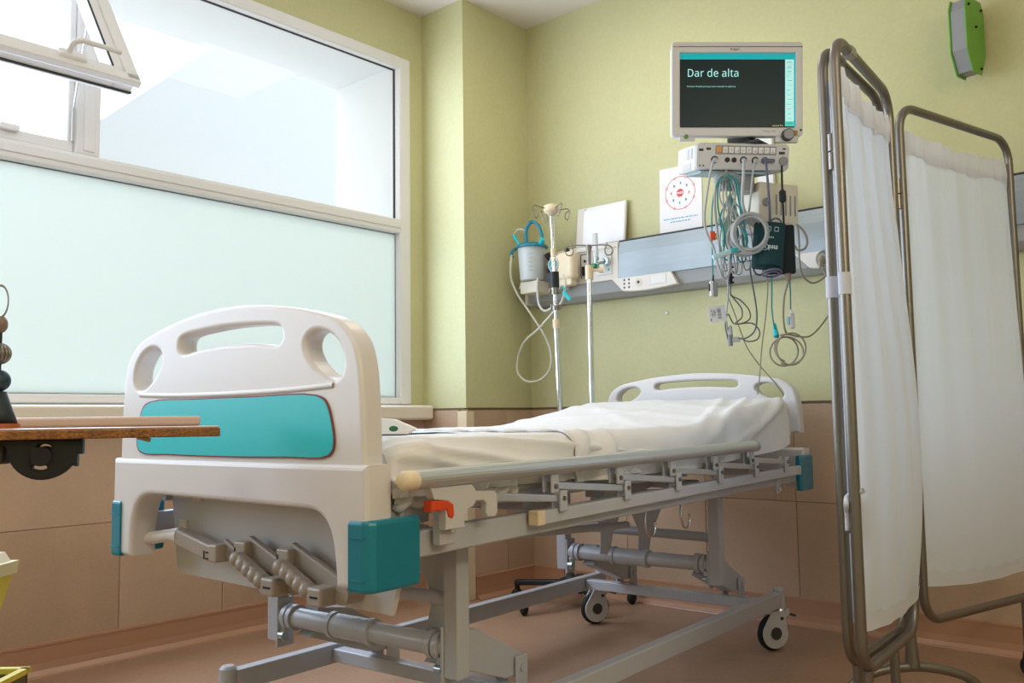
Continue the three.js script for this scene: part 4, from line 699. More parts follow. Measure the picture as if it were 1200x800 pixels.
// ---------------------------------------------------------------- cables
const CAB = {
  parameter_a: [[1.501, 1.629, 0.851], [1.486, 1.585, 0.849], [1.469, 1.518, 0.845], [1.455, 1.451, 0.839], [1.453, 1.406, 0.825], [1.463, 1.357, 0.8], [1.467, 1.297, 0.779], [1.473, 1.259, 0.758], [1.481, 1.271, 0.742], [1.485, 1.334, 0.735], [1.489, 1.42, 0.73]],
  thick_b: [[1.575, 1.63, 0.786], [1.566, 1.584, 0.775], [1.555, 1.531, 0.765], [1.549, 1.487, 0.752], [1.553, 1.461, 0.732], [1.573, 1.446, 0.7], [1.575, 1.414, 0.681]],
  slim_c: [[1.602, 1.63, 0.762], [1.587, 1.584, 0.753], [1.573, 1.532, 0.741], [1.559, 1.48, 0.73], [1.541, 1.436, 0.722], [1.515, 1.389, 0.722], [1.475, 1.336, 0.733]],
  violet_d: [[1.627, 1.629, 0.74], [1.62, 1.59, 0.718], [1.612, 1.52, 0.694], [1.603, 1.468, 0.673], [1.592, 1.422, 0.654]],
  black_e: [[1.627, 1.634, 0.62], [1.623, 1.584, 0.614], [1.62, 1.534, 0.608], [1.618, 1.489, 0.602], [1.615, 1.444, 0.596]],
  teal_f: [[1.498, 1.595, 0.756], [1.482, 1.591, 0.763], [1.463, 1.561, 0.77], [1.448, 1.506, 0.77], [1.44, 1.445, 0.764], [1.433, 1.367, 0.754], [1.426, 1.278, 0.743]],
  grey_g: [[1.484, 1.6, 0.742], [1.468, 1.583, 0.754], [1.455, 1.541, 0.761], [1.452, 1.465, 0.755], [1.452, 1.38, 0.745], [1.453, 1.304, 0.735], [1.459, 1.258, 0.725], [1.468, 1.264, 0.718], [1.474, 1.323, 0.72], [1.482, 1.408, 0.722], [1.494, 1.492, 0.721], [1.507, 1.557, 0.717], [1.5, 1.591, 0.727]],
  grey_h: [[1.481, 1.608, 0.719], [1.465, 1.586, 0.731], [1.455, 1.54, 0.734], [1.464, 1.503, 0.723], [1.481, 1.477, 0.704], [1.49, 1.449, 0.693], [1.478, 1.398, 0.698], [1.457, 1.341, 0.71], [1.447, 1.29, 0.713], [1.451, 1.261, 0.705], [1.466, 1.29, 0.696], [1.472, 1.341, 0.697]],
  teal_i: [[1.503, 1.595, 0.766], [1.521, 1.576, 0.755], [1.529, 1.53, 0.75], [1.535, 1.481, 0.747], [1.538, 1.433, 0.746], [1.548, 1.382, 0.739], [1.546, 1.347, 0.745], [1.534, 1.338, 0.762]],
  teal_j: [[1.491, 1.606, 0.737], [1.514, 1.589, 0.728], [1.524, 1.541, 0.727], [1.531, 1.482, 0.728], [1.538, 1.43, 0.729], [1.547, 1.372, 0.727], [1.538, 1.351, 0.746]],
  grey_k: [[1.478, 1.608, 0.695], [1.462, 1.559, 0.704], [1.468, 1.516, 0.694], [1.458, 1.47, 0.697], [1.442, 1.431, 0.706], [1.436, 1.373, 0.705], [1.441, 1.316, 0.694], [1.444, 1.27, 0.686]],
  grey_l: [[1.477, 1.607, 0.669], [1.459, 1.553, 0.657], [1.424, 1.511, 0.66], [1.402, 1.469, 0.653], [1.394, 1.404, 0.63], [1.397, 1.339, 0.598], [1.391, 1.276, 0.573], [1.379, 1.219, 0.555], [1.362, 1.155, 0.54], [1.356, 1.109, 0.518]],
  dark_m: [[1.4, 1.276, 0.565], [1.394, 1.232, 0.558], [1.415, 1.212, 0.53], [1.433, 1.176, 0.503], [1.43, 1.15, 0.494], [1.411, 1.136, 0.502], [1.381, 1.134, 0.521], [1.365, 1.168, 0.532], [1.353, 1.132, 0.531], [1.354, 1.078, 0.517]],
  dark_n: [[1.39, 1.233, 0.556], [1.4, 1.212, 0.539], [1.412, 1.183, 0.519], [1.408, 1.153, 0.513], [1.388, 1.133, 0.522], [1.431, 1.133, 0.478], [1.446, 1.106, 0.457], [1.437, 1.079, 0.455], [1.41, 1.071, 0.472], [1.388, 1.084, 0.487]],
  dark_o: [[1.499, 1.353, 0.621], [1.487, 1.287, 0.59], [1.481, 1.209, 0.553], [1.47, 1.147, 0.522], [1.449, 1.103, 0.502], [1.413, 1.081, 0.498], [1.374, 1.084, 0.499]],
  beige_p: [[1.519, 1.302, 0.531], [1.498, 1.243, 0.489], [1.468, 1.153, 0.451], [1.434, 1.057, 0.417], [1.401, 0.943, 0.379], [1.374, 0.886, 0.343]],
  beige_q: [[1.362, 1.238, 0.528], [1.364, 1.181, 0.485], [1.366, 1.113, 0.443], [1.369, 1.053, 0.4], [1.386, 0.992, 0.344], [1.411, 0.932, 0.282], [1.423, 0.885, 0.233]],
  teal_r: [[1.552, 1.3, 0.568], [1.543, 1.232, 0.552], [1.533, 1.17, 0.536], [1.529, 1.119, 0.517], [1.526, 1.097, 0.501]],
  grey_s: [[1.61, 1.288, 0.556], [1.598, 1.257, 0.541], [1.579, 1.216, 0.532], [1.565, 1.16, 0.517], [1.557, 1.112, 0.497], [1.554, 1.088, 0.475]],
  teal_t: [[1.605, 1.279, 0.546], [1.593, 1.23, 0.517], [1.579, 1.17, 0.489]],
  wall_v: [[1.539, 1.082, 0.488], [1.555, 1.086, 0.474], [1.562, 1.082, 0.401], [1.57, 1.086, 0.327], [1.575, 1.115, 0.259], [1.583, 1.163, 0.19], [1.59, 1.203, 0.149], [1.586, 1.253, 0.132], [1.565, 1.305, 0.115], [1.548, 1.347, 0.109], [1.552, 1.367, 0.127]],
  wall_w: [[1.555, 1.507, 0.388], [1.565, 1.486, 0.377], [1.566, 1.416, 0.368], [1.563, 1.356, 0.364], [1.559, 1.307, 0.336], [1.567, 1.284, 0.285], [1.571, 1.297, 0.216], [1.581, 1.331, 0.158], [1.587, 1.365, 0.13]],
  loop_x: [[1.602, 1.465, 0.476], [1.621, 1.441, 0.457], [1.629, 1.406, 0.445], [1.621, 1.379, 0.45], [1.603, 1.374, 0.465], [1.595, 1.389, 0.473]],
  violet_y: [[1.575, 1.313, 0.629], [1.561, 1.296, 0.639], [1.551, 1.274, 0.646], [1.539, 1.277, 0.657], [1.534, 1.297, 0.664], [1.542, 1.319, 0.659], [1.557, 1.322, 0.646], [1.569, 1.307, 0.634]],
};
function cable(key, r, m, label, name = 'cable') { return tag(mesh(name, tube(CAB[key], r, CAB[key].length * 9, false, 7), m), label, 'cable'); }
cable('parameter_a', 0.0042, M.cableGrey, 'grey cable hanging from the first plug of the parameter box');
cable('thick_b', 0.0055, M.cableGrey, 'thick pale grey cable running into the big coil');
cable('slim_c', 0.0034, M.cableGrey, 'slim grey cable with white connector end beside the big coil');
cable('violet_d', 0.0042, M.cableViolet, 'violet air hose from the parameter box to the pressure cuff', 'air_hose');
cable('black_e', 0.0036, M.cableBlack, 'black cable with a thick bead above the pressure cuff');
cable('teal_f', 0.0024, M.cableTeal, 'teal sensor lead hanging down to the white finger clip');
cable('grey_g', 0.003, M.cableGrey, 'long grey lead looped below the arm hub');
cable('grey_h', 0.003, M.cableGrey, 'grey lead wound twice behind the orange clip');
cable('teal_i', 0.0026, M.cableTeal, 'teal lead crossing in front of the big coil');
cable('teal_j', 0.0026, M.cableTeal, 'second teal lead beside the one crossing the coil');
cable('grey_k', 0.003, M.cableGrey, 'grey lead zigzagging under the arm hub');
cable('grey_l', 0.003, M.cableGrey, 'grey lead dropping past the paper tag');
cable('dark_m', 0.0025, M.cableDark, 'dark grey lead in a small loop beside the paper tag');
cable('dark_n', 0.0025, M.cableDark, 'dark grey lead in a wide loop below the paper tag');
cable('dark_o', 0.003, M.cableDark, 'dark grey cable hanging straight from the big coil');
cable('beige_p', 0.0022, M.cableBeige, 'thin beige cord hanging straight behind the head board');
cable('beige_q', 0.0022, M.cableBeige, 'thin beige cord slanting down behind the head board');
cable('teal_r', 0.0026, M.cableTeal, 'teal grey lead ending in a teal connector');
cable('grey_s', 0.0036, M.cableBeige, 'grey hose from the cuff into the small coil');
cable('teal_t', 0.0024, M.cableTeal, 'short teal lead above the grey finger clip');
cable('wall_v', 0.0034, M.cableBeige, 'beige mains cord curving from the small coil to the wall plug');
cable('wall_w', 0.0038, M.cableBeige, 'beige mains cord sagging beside the pressure cuff');
cable('loop_x', 0.0042, M.cableBeige, 'short beige loop sticking out behind the pressure cuff');
cable('violet_y', 0.0036, M.cableViolet, 'violet hose loop under the pressure cuff', 'air_hose');
for (let k = 0; k < 7; k++) {   // more leads of the bundle over the hook
  const e1 = V(Math.cos(MY), 0, -Math.sin(MY)), e3 = V(Math.sin(MY), 0, Math.cos(MY)), q = (a, y, c) => V(1.478, y, 0.72).addScaledVector(e1, a).addScaledVector(e3, c);
  const a = -0.045 + 0.016 * k + 0.006 * rnd(), c = 0.01 - 0.008 * k, dn = 1.27 + 0.06 * rnd();
  const o = mesh('bundled_lead', tube([q(0.03, 1.6, -0.03), q(-0.005, 1.612 + 0.002 * k, 0.012), q(a * 0.7 - 0.01, 1.585, 0.018 + c), q(a - 0.008, 1.5, c + 0.014), q(a + 0.012 * Math.sin(k * 2), 1.41, c + 0.008), q(a + 0.01, 1.33, c), q(a + 0.02, dn, c - 0.005), q(a + 0.034, dn + 0.004, c - 0.01), q(a + 0.036, 1.36, c - 0.014), q(a + 0.024 - 0.02 * (k % 2), 1.46, c - 0.016), q(0.012, 1.55, -0.02)], 0.0026, 110, false, 6), k % 3 === 1 ? M.cableTeal : M.cableGrey);
  tag(o, k % 3 === 1 ? 'thin teal lead looped in the hanging bundle' : 'thin grey lead looped in the hanging bundle', 'cable', k % 3 === 1 ? 'teal leads of the bundle' : 'grey leads of the bundle');
}
const E1 = V(Math.cos(MY), 0, -Math.sin(MY)), E3 = V(Math.sin(MY), 0, Math.cos(MY));
function coil(c, r0, r1, turns, flat, wob, rad, m, name, label) {
  const pts = []; const n = turns * 18;
  for (let i = 0; i <= n; i++) { const a = i / 18 * Math.PI * 2 - 2, k = i / 18, r = lerp(r0, r1, i / n); pts.push(vv(c).addScaledVector(E1, r * Math.cos(a) + wob * Math.sin(k * 2.1)).add(V(0, flat * r * Math.sin(a) + wob * Math.cos(k * 1.7), 0)).addScaledVector(E3, 0.035 * Math.sin(k * 1.9 + 0.5 * a / 6))); }
  return tag(mesh(name, tube(pts, rad, n * 3, false, 7), m), label, 'cable');
}
coil([1.545, 1.397, 0.722], 0.061, 0.045, 5, 1.06, 0.004, 0.0055, M.cableGrey, 'coiled_cable', 'thick pale grey cable wound in a big coil beside the cuff');
coil([1.551, 1.032, 0.465], 0.055, 0.046, 3, 1, 0.004, 0.0032, M.cableBeige, 'coiled_cable', 'thin beige cable tied in a small coil above the head board');
const small = (name, label, cat, p, dy = 0) => { const t = thing(name, label, cat); atMon(t, p, dy, 0, 0); return t; };
{ const t = small('finger_clip', 'white pulse clip hanging left of the cables', 'finger clip', [1.424, 1.232, 0.739]); mesh('jaw', box(-0.012, 0.0, -0.026, 0.026, -0.008, 0.01, 0.004), M.deviceWhite, t); mesh('jaw', box(0.001, 0.013, -0.028, 0.022, -0.008, 0.01, 0.004), M.deviceGrey, t); mesh('pad', [box(-0.016, -0.011, -0.008, 0.016, -0.006, 0.008, 0.001), cyl([0, 0.024, 0], [0.001, 0.046, 0], 0.004, 0.003, 10)], M.darkGrey, t); }
{ const t = small('finger_clip', 'grey pulse clip hanging beside the small coil', 'finger clip', [1.577, 1.128, 0.486]); mesh('jaw', box(-0.006, 0.012, -0.026, 0.028, -0.008, 0.01, 0.006), M.device, t); mesh('jaw', box(-0.014, -0.005, -0.012, 0.016, -0.006, 0.008, 0.003), std(0x9fd0d4, 0.4), t); mesh('neck', cyl([0.004, 0.026, 0], [0.002, 0.042, 0], 0.006, 0.003, 10), M.deviceWhite, t); }
{ const t = small('lead_clip', 'bright orange and yellow lead clip on the teal lead', 'lead clip', [1.441, 1.406, 0.758]); mesh('orange_half', box(-0.011, 0.005, -0.016, 0.014, -0.005, 0.007, 0.003), M.orange, t); mesh('yellow_half', box(0.004, 0.012, -0.014, 0.008, -0.005, 0.006, 0.003), std(0xe8b13a, 0.5), t); }
{ const t = small('lead_block', 'pale green lead yoke among the grey cables', 'lead yoke', [1.44, 1.419, 0.675]); mesh('block', [box(-0.014, 0.02, -0.038, 0.03, -0.012, 0.012, 0.005), box(-0.008, 0.014, 0.028, 0.06, -0.008, 0.01, 0.004)], std(0x9cc8b0, 0.45), t); mesh('notch', [box(-0.012, 0.006, -0.022, -0.02, 0.011, 0.013)], M.darkGrey, t); }
{ const t = small('lead_holder', 'small black toothed lead holder below the cables', 'lead holder', [1.423, 1.292, 0.614]); mesh('strip', [box(-0.006, 0.006, -0.032, 0.032, -0.005, 0.005, 0.002), ...[-0.026, -0.008, 0.01, 0.028].map((y) => box(0.004, 0.012, y - 0.004, y + 0.003, -0.004, 0.004, 0.001))], M.black, t); }
{ const tx = canvasTex(160, 150, (c, w, h) => { c.fillStyle = '#f1efee'; c.fillRect(0, 0, w, h); c.fillStyle = '#3c3a40'; for (let i = 0; i < 9; i++) for (let j = 0; j < 9; j++) if (rnd() > 0.45) c.fillRect(26 + i * 5, 26 + j * 8, 4, 6); for (let i = 0; i < 12; i++) { c.fillRect(82, 20 + i * 9, 34, rnd() > 0.5 ? 5 : 2); } c.fillRect(12, 112, 8, 22); });
  const t = mesh('paper_tag', box(-0.031, 0.031, -0.028, 0.028, -0.0006, 0.0006), [M.paper, M.paper, M.paper, M.paper, std(0xffffff, 0.7, { map: tx }), M.paper]); atMon(t, [1.356, 1.164, 0.592], 0.05, 0, 0.12); tag(t, 'white paper tag with barcode print hanging from the leads', 'tag'); }
{ const t = small('lead_connector', 'grey barrel connector at the end of the hanging leads', 'connector', [1.36, 1.078, 0.512]); mesh('barrel', [cyl([0, 0.02, 0], [0, -0.022, 0], 0.01, 0.009, 16)], M.deviceGrey, t); mesh('collar', [cyl([0, 0.05, 0], [0, 0.018, 0], 0.007, 0.011, 14), box(0.006, 0.034, -0.01, 0.01, -0.008, 0.008, 0.003)], M.device, t); }
{ const t = small('teal_connector', 'teal tapered connector hanging beside the small coil', 'connector', [1.526, 1.094, 0.5]); mesh('barrel', [cyl([-0.003, 0.03, 0], [0.002, -0.012, 0], 0.005, 0.011, 14)], M.tealPanel, t); mesh('tip', cyl([0.002, -0.01, 0], [0.003, -0.02, 0], 0.011, 0.008, 14), M.teal, t); }
{ const t = small('breathing_connector', 'pale blue and teal connector lying across the coil', 'connector', [1.52, 1.335, 0.79]); mesh('barrel', bar([-0.062, -0.018, 0.01], [0.0, 0.004, 0], 0.014, 0.016, 0.004), std(0xc4e4e6, 0.4), t); mesh('sleeve', cyl([0, 0.004, 0], [0.03, 0.016, -0.012], 0.009, 0.005, 14), M.tealPanel, t); }
{ const t = small('ferrite_bead', 'black ferrite bead on the black cable', 'ferrite bead', [1.62, 1.534, 0.608]); mesh('bead', [cyl([0, -0.016, 0], [0, 0.016, 0], 0.0115, 0.0115, 14), cyl([0, 0.016, 0], [0, 0.022, 0], 0.011, 0.005, 14), cyl([0, -0.022, 0], [0, -0.016, 0], 0.005, 0.011, 14)], M.black, t); }
// cable hanger under the box
{ const t = small('cable_hook', 'grey padded hook holding the bundle of leads', 'hook', [1.478, 1.596, 0.72]); mesh('hook', [tube([[-0.03, -0.012, 0.0], [-0.03, 0.004, 0.004], [-0.012, 0.012, 0], [0.02, 0.012, -0.01], [0.05, 0.008, -0.03]], 0.016, 30)], std(0x9aa4a4, 0.5), t); }
// blood pressure cuff, rolled and folded
{
  const t = small('pressure_cuff', 'dark teal blood pressure cuff with white upside-down print', 'cuff', [1.606, 1.356, 0.655], -0.05);
  const tx = canvasTex(512, 560, (c, w, h) => {
    c.fillStyle = '#0f3a3e'; c.fillRect(0, 0, w, h); c.save(); c.translate(w / 2, h / 2); c.rotate(Math.PI); c.fillStyle = '#e6efee'; c.strokeStyle = '#e6efee'; c.textAlign = 'left';
    c.font = 'bold 88px sans-serif'; c.fillText('med', -130, -20); c.lineWidth = 9; c.beginPath(); c.ellipse(118, -44, 64, 40, 0, 0, 7); c.stroke(); c.font = 'bold 54px sans-serif'; c.textAlign = 'center'; c.fillText('iti', 118, -26);
    c.font = 'bold 34px sans-serif'; c.fillText('0 LATEX', 30, 96); c.font = '98px sans-serif'; c.fillText('CE', 70, 232); c.lineWidth = 7; c.strokeRect(-120, 170, 76, 54); c.restore();
  });
  const roll = smooth([[-0.07, 0.0], [-0.066, 0.016], [-0.03, 0.03], [0.0, 0.03], [0.03, 0.022], [0.034, 0.0], [0.02, -0.014], [-0.03, -0.018], [-0.062, -0.014]], 5);
  const sh = new THREE.Shape(roll), g = extrude(sh, 0.155, 0.006, 2); g.rotateX(-Math.PI / 2); g.translate(0, -0.072, 0);
  mesh('roll', g.applyMatrix4(new THREE.Matrix4().makeRotationZ(-0.1)), M.cuff, t);
  const flap = extrude(roundRect(-0.035, 0.066, -0.088, 0.075, 0.008), 0.012, 0.004, 2).translate(0, 0, -0.006); mesh('flap', flap, M.cuffDark, t);
  mesh('print_patch', grid(16, 8, (a, b) => { const u = lerp(-0.06, 0.026, a); return [u + 0.0, lerp(-0.062, 0.076, b), 0.0305 - 9 * (u + 0.013) * (u + 0.013), a, b]; }).applyMatrix4(new THREE.Matrix4().makeRotationZ(-0.1)), std(0xffffff, 0.8, { map: tx, side: THREE.DoubleSide }), t);
  mesh('hose_ring', [new THREE.TorusGeometry(0.03, 0.0035, 8, 28).rotateX(1.3).translate(-0.012, -0.084, 0.004), new THREE.TorusGeometry(0.022, 0.0035, 8, 28).rotateX(1.3).translate(-0.012, -0.088, 0.004)], M.cableViolet, t);
  mesh('hose_tail', [cyl([0.04, -0.086, 0], [0.042, -0.11, 0], 0.011, 0.008, 14)], std(0x8c7468, 0.55), t);
  mesh('strap_ring', new THREE.TorusGeometry(0.018, 0.003, 8, 24).translate(0.008, 0.08, 0), M.cableDark, t);
}
{ const t = tag(mesh('wall_anchor', lathe([[0, 0.004], [0.007, 0.003], [0.009, 0], [0, 0]], 16).rotateX(Math.PI / 2)), 'tiny white wall plug below the rail', 'wall plug'); t.material = M.deviceWhite; t.position.set(0.79, 1.265, 0.0); }

// ---------------------------------------------------------------- green and white alarm box, high on the back wall
{
  const t = thing('alarm_box', 'small white box between two green plates high on the wall', 'alarm box', [2.085, 2.105, 0.085], 1.38);
  const hex = (k) => shapeOf([[-0.05 * k, 0.13 * k], [0.05 * k, 0.13 * k], [0.066 * k, 0.09 * k], [0.066 * k, -0.06 * k], [0.03 * k, -0.135 * k], [-0.03 * k, -0.135 * k], [-0.066 * k, -0.06 * k], [-0.066 * k, 0.09 * k]]);
  mesh('core', extrude(hex(0.94), 0.05, 0.002).translate(0, 0, -0.03), M.deviceGrey, t);
  mesh('green_plate', extrude(hex(1), 0.006, 0.002).translate(0, 0, 0.02), M.green, t);
  mesh('green_plate', extrude(hex(1), 0.006, 0.002).translate(0, 0, -0.036), M.green, t);
  mesh('stud', [[-0.045, 0.1], [0.045, 0.1], [0, 0.03], [0.022, -0.115]].map(([x, y]) => cyl([x, y, 0.024], [x, y, 0.031], 0.0045, 0.0045, 10)), M.black, t);
  mesh('wall_arm', cyl([0.05, 0.03, -0.005], [0.09, 0.03, -0.005], 0.01, 0.01, 12), M.steel, t);
}
// ---------------------------------------------------------------- three-fold privacy screen
{
  const t = thing('folding_screen', 'three-fold privacy screen with white curtains on bent grey tubes', 'screen');
  const Y0 = 0.24, Y1 = 1.69, R = 0.0125;
  const panel = (P, Q, bulge, dir, hemDrop, label) => {
    const p = V(P[0], 0, P[1]), q = V(Q[0], 0, Q[1]), u = q.clone().sub(p), L = u.length(); u.normalize(); const n = V(-u.z, 0, u.x).multiplyScalar(dir);
    const at = (s, y, o = 0) => p.clone().addScaledVector(u, s).addScaledVector(n, o).setY(y);
    const f = mesh('panel_frame', bentTube([at(0, Y0), at(L, Y0), at(L, Y1), at(0, Y1)], R, 0.075, true, 12), M.screenTube, t); if (label) f.userData.label = label;
    const y0 = Y0 + 0.09, y1 = Y1 - 0.1, ph = rnd() * 6;
    const fold = (a, b) => 0.006 * Math.sin(a * 23 + ph + 1.5 * Math.sin(b * 2)) * (0.35 + 0.65 * b) + 0.004 * Math.sin(a * 51 + ph) * b * b + 0.003 * (noise2(a * 9, b * 5 + ph) - 0.5) + 0.0025 * Math.sin(a * 88 + ph) * clamp((b - 0.8) * 5, 0, 1);
    const surf = (a, b, o) => { const s = lerp(0.008 + bulge[0] * (-0.01), L - 0.008 + 0.02 * Math.sin(b * Math.PI) * (dir > 0 ? 0 : 0), a), y = lerp(y0 + hemDrop * (a - 0.5) - 0.015 * Math.sin(a * Math.PI), y1 + 0.012 * Math.abs(Math.cos(a * Math.PI)), b); const k = Math.sin(a * Math.PI) ** 0.6 * 0.4 + 0.6 * a; const v = at(s, y, bulge[0] * k * Math.sin(Math.PI * clamp(0.9 * clamp(1 - b, 0, 1) ** 1.5, 0, 1)) + fold(a, b) + o); return [v.x, v.y, v.z, a * L, y]; };
    mesh('curtain', grid(110, 70, (a, b) => surf(a, b * 0.955 + 0.02, 0)), M.curtain, f).userData.label = 'white cotton curtain';
    mesh('top_hem', grid(110, 8, (a, b) => surf(a, 0.955 + b * 0.055 + (b === 0 ? 0.006 * Math.sin(a * 19 + ph) : 0), 0.003 + 0.004 * Math.sin(b * Math.PI) * dir)), M.hem, f);
    mesh('bottom_hem', grid(110, 4, (a, b) => surf(a, b * 0.032 + (b === 1 ? 0.003 * Math.sin(a * 40 + ph) : 0), 0.0025)), M.hem, f);
    return { f, at, L, u, n };
  };
  const A1 = [2.068, 1.352], A2 = [2.113, 1.392], B1 = [2.033, 0.862], B2 = [2.066, 0.89], C = [2.06, 0.79], D = [2.205, 0.18];
  const p1 = panel(A1, B1, [0.05], -1, 0, 'folded inner panel');
  const p2 = panel(A2, B2, [0.065], 1, 0, 'folded outer panel');
  const p3 = panel(C, D, [0.02], 1, -0.01, 'open panel');
  const hinge = (a, b, y, f) => { const m = V((a[0] + b[0]) / 2, y, (a[1] + b[1]) / 2); mesh('hinge', [cyl([m.x, y - 0.042, m.z], [m.x, y - 0.002, m.z], 0.01, 0.01, 14), cyl([m.x, y + 0.002, m.z], [m.x, y + 0.042, m.z], 0.01, 0.01, 14), bar([a[0], y, a[1]], [b[0], y, b[1]], 0.006, 0.05)], M.steel, f); };
  for (const y of [1.42, 0.585]) { hinge(A1, A2, y, p2.f); hinge(B2, C, y, p3.f); }
  for (const p of [p1, p2]) mesh('tape', cyl(p.at(0, 1.08), p.at(0, 1.13), 0.0145, 0.0145, 14), M.hem, p.f).userData.label = 'white tape';
  for (const p of [p1, p2]) mesh('tape', bar(p.at(0.11, Y1), p.at(0.15, Y1), 0.0265, 0.0265, 0.006), std(0x9d9790, 0.5), p.f);
  mesh('knotted_tie', tube([p2.at(0, 0.64, 0.02), p2.at(0.012, 0.625, -0.018), p2.at(-0.012, 0.61, -0.016), p2.at(0.006, 0.59, -0.02), p2.at(0.004, 0.55, -0.02)], 0.006, 40), M.hem, p2.f);
  const foot = (P, s, f, ang, wheel = true) => {
    const b = P.at(s, Y0), d = V(Math.cos(ang), 0, -Math.sin(ang)), q = (r, y) => b.clone().addScaledVector(d, r).setY(y);
    if (wheel) {
      const leg = mesh('leg', cyl(q(0, 0.055), q(0, Y0), 0.0115, 0.0115, 14), M.screenTube, f);
      mesh('caster', [new THREE.SphereGeometry(0.03, 18, 14).scale(0.75, 1, 1).rotateY(ang).translate(b.x, 0.03, b.z), cyl(q(0, 0.04), q(0, 0.075), 0.018, 0.014, 14)], M.rubber, f);
    } else {
      mesh('leg', [cyl(q(0, 0.155), q(0, Y0), 0.019, 0.0115, 14)], M.screenTube, f);
      mesh('foot_tube', tube([q(-0.22, 0.02), q(-0.19, 0.09), q(-0.12, 0.14), q(0, 0.155), q(0.1, 0.14), q(0.16, 0.115), q(0.2, 0.07), q(0.23, 0.02)], 0.0125, 60, false, 12), M.screenTube, f);
      for (const r of [-0.222, 0.232]) mesh('rubber_foot', cyl(q(r, 0), q(r, 0.03), 0.016, 0.015, 14), M.rubber, f);
    }
  };
  foot(p2, p2.L - 0.05, p2.f, MY + 0.1, false);
  foot(p2, p2.L * 0.55, p2.f, 0.4);
  foot(p1, 0.06, p1.f, 0.4); foot(p2, 0.04, p2.f, 0.4);
  foot(p3, p3.L - 0.07, p3.f, 0.8);
}
// ---------------------------------------------------------------- over-bed table, cut by the left edge of the picture
{
  const t = thing('overbed_table', 'worn wooden over-bed table with a black tilt bracket', 'table', [1.658, 0.79, 2.689], 1.05);
  mesh('table_top', [box(-0.62, 0, 0, 0.013, -0.4, 0, 0.002)], M.wood, t);
  mesh('laminate', box(-0.619, -0.002, 0.013, 0.0155, -0.399, -0.002, 0.001), M.woodTop, t);
  mesh('raised_rim', [box(-0.6, -0.03, 0.0155, 0.034, -0.395, -0.375, 0.006)], M.woodTop, t);
  mesh('splinter', [bar([-0.115, 0.001, -0.004], [-0.098, -0.004, -0.008], 0.006, 0.006)], M.wood, t);
  const br = mesh('tilt_bracket', new THREE.BufferGeometry(), M.black, t);
  const s = new THREE.Shape(); s.moveTo(-0.297, 0); s.lineTo(-0.19, 0); s.lineTo(-0.19, -0.022); s.lineTo(-0.197, -0.022); s.lineTo(-0.197, -0.04); s.absarc(-0.242, -0.012, 0.046, -0.6, -Math.PI, true); s.lineTo(-0.297, 0);
  const h1 = new THREE.Path(); h1.absellipse(-0.24, -0.011, 0.009, 0.0045, 0, Math.PI * 2); s.holes.push(h1); const h2 = new THREE.Path(); h2.absellipse(-0.246, -0.04, 0.0105, 0.004, 0, Math.PI * 2); s.holes.push(h2);
  br.geometry = extrude(s, 0.03, 0.003).translate(0, 0, -0.05);
  mesh('pivot_boss', cyl([-0.243, -0.024, -0.012], [-0.243, -0.024, -0.06], 0.014, 0.014, 20), M.rubber, br);
  mesh('arm', bar([-0.29, -0.018, -0.05], [-0.72, 0.0, -0.2], 0.03, 0.034, 0.006), std(0x3a302a, 0.5), t);
  mesh('column', box(-0.76, -0.71, -0.75, 0.01, -0.23, -0.18, 0.006), M.frame, t);
  mesh('base', [box(-0.8, -0.67, -0.755, -0.715, -0.5, 0.1, 0.008)], M.frame, t);
  for (const z of [-0.46, 0.06]) mesh('caster', cyl([-0.75, -0.765, z], [-0.72, -0.765, z], 0.025, 0.025, 16), M.rubber, t);
}
{ // dark ornament standing on the table, half out of the picture
  const t = thing('table_ornament', 'dark conical stand with a ribbed grey bead and wire loop on the wooden table', 'ornament', [1.288, 0.8058, 2.87], 0.722);
  mesh('base_plate', cyl([0, 0, 0], [0, 0.008, 0], 0.034, 0.033, 28), std(0xa4511f, 0.5), t);
  mesh('cone', lathe([[0, 0.006], [0.03, 0.006], [0.022, 0.03], [0.012, 0.06], [0, 0.062]], 24), std(0x14222a, 0.5), t);
  mesh('ball', new THREE.SphereGeometry(0.018, 20, 14).scale(1, 1.0, 1).translate(0.0, 0.078, 0), std(0x12333c, 0.45), t);
  const bead = mesh('ribbed_bead', new THREE.SphereGeometry(0.0155, 20, 14).translate(0.0, 0.122, 0), std(0x6e6a68, 0.4, { metalness: 0.6 }), t);
  for (let k = 0; k < 8; k++) mesh('rib', new THREE.TorusGeometry(0.0155, 0.0022, 6, 24).rotateY(k * Math.PI / 8).translate(0, 0.122, 0), M.steel, bead);
  mesh('stem', cyl([0, 0.09, 0], [0, 0.16, 0], 0.003, 0.003, 10), M.black, t);
  mesh('tip_bead', new THREE.SphereGeometry(0.011, 16, 12).scale(1, 1.3, 1).translate(0.0, 0.17, 0), std(0x7d6a5e, 0.4), t);
  mesh('wire_loop', new THREE.TorusGeometry(0.022, 0.0018, 8, 40).scale(0.6, 1.2, 1).translate(-0.002, 0.208, 0), M.steel, t);
}
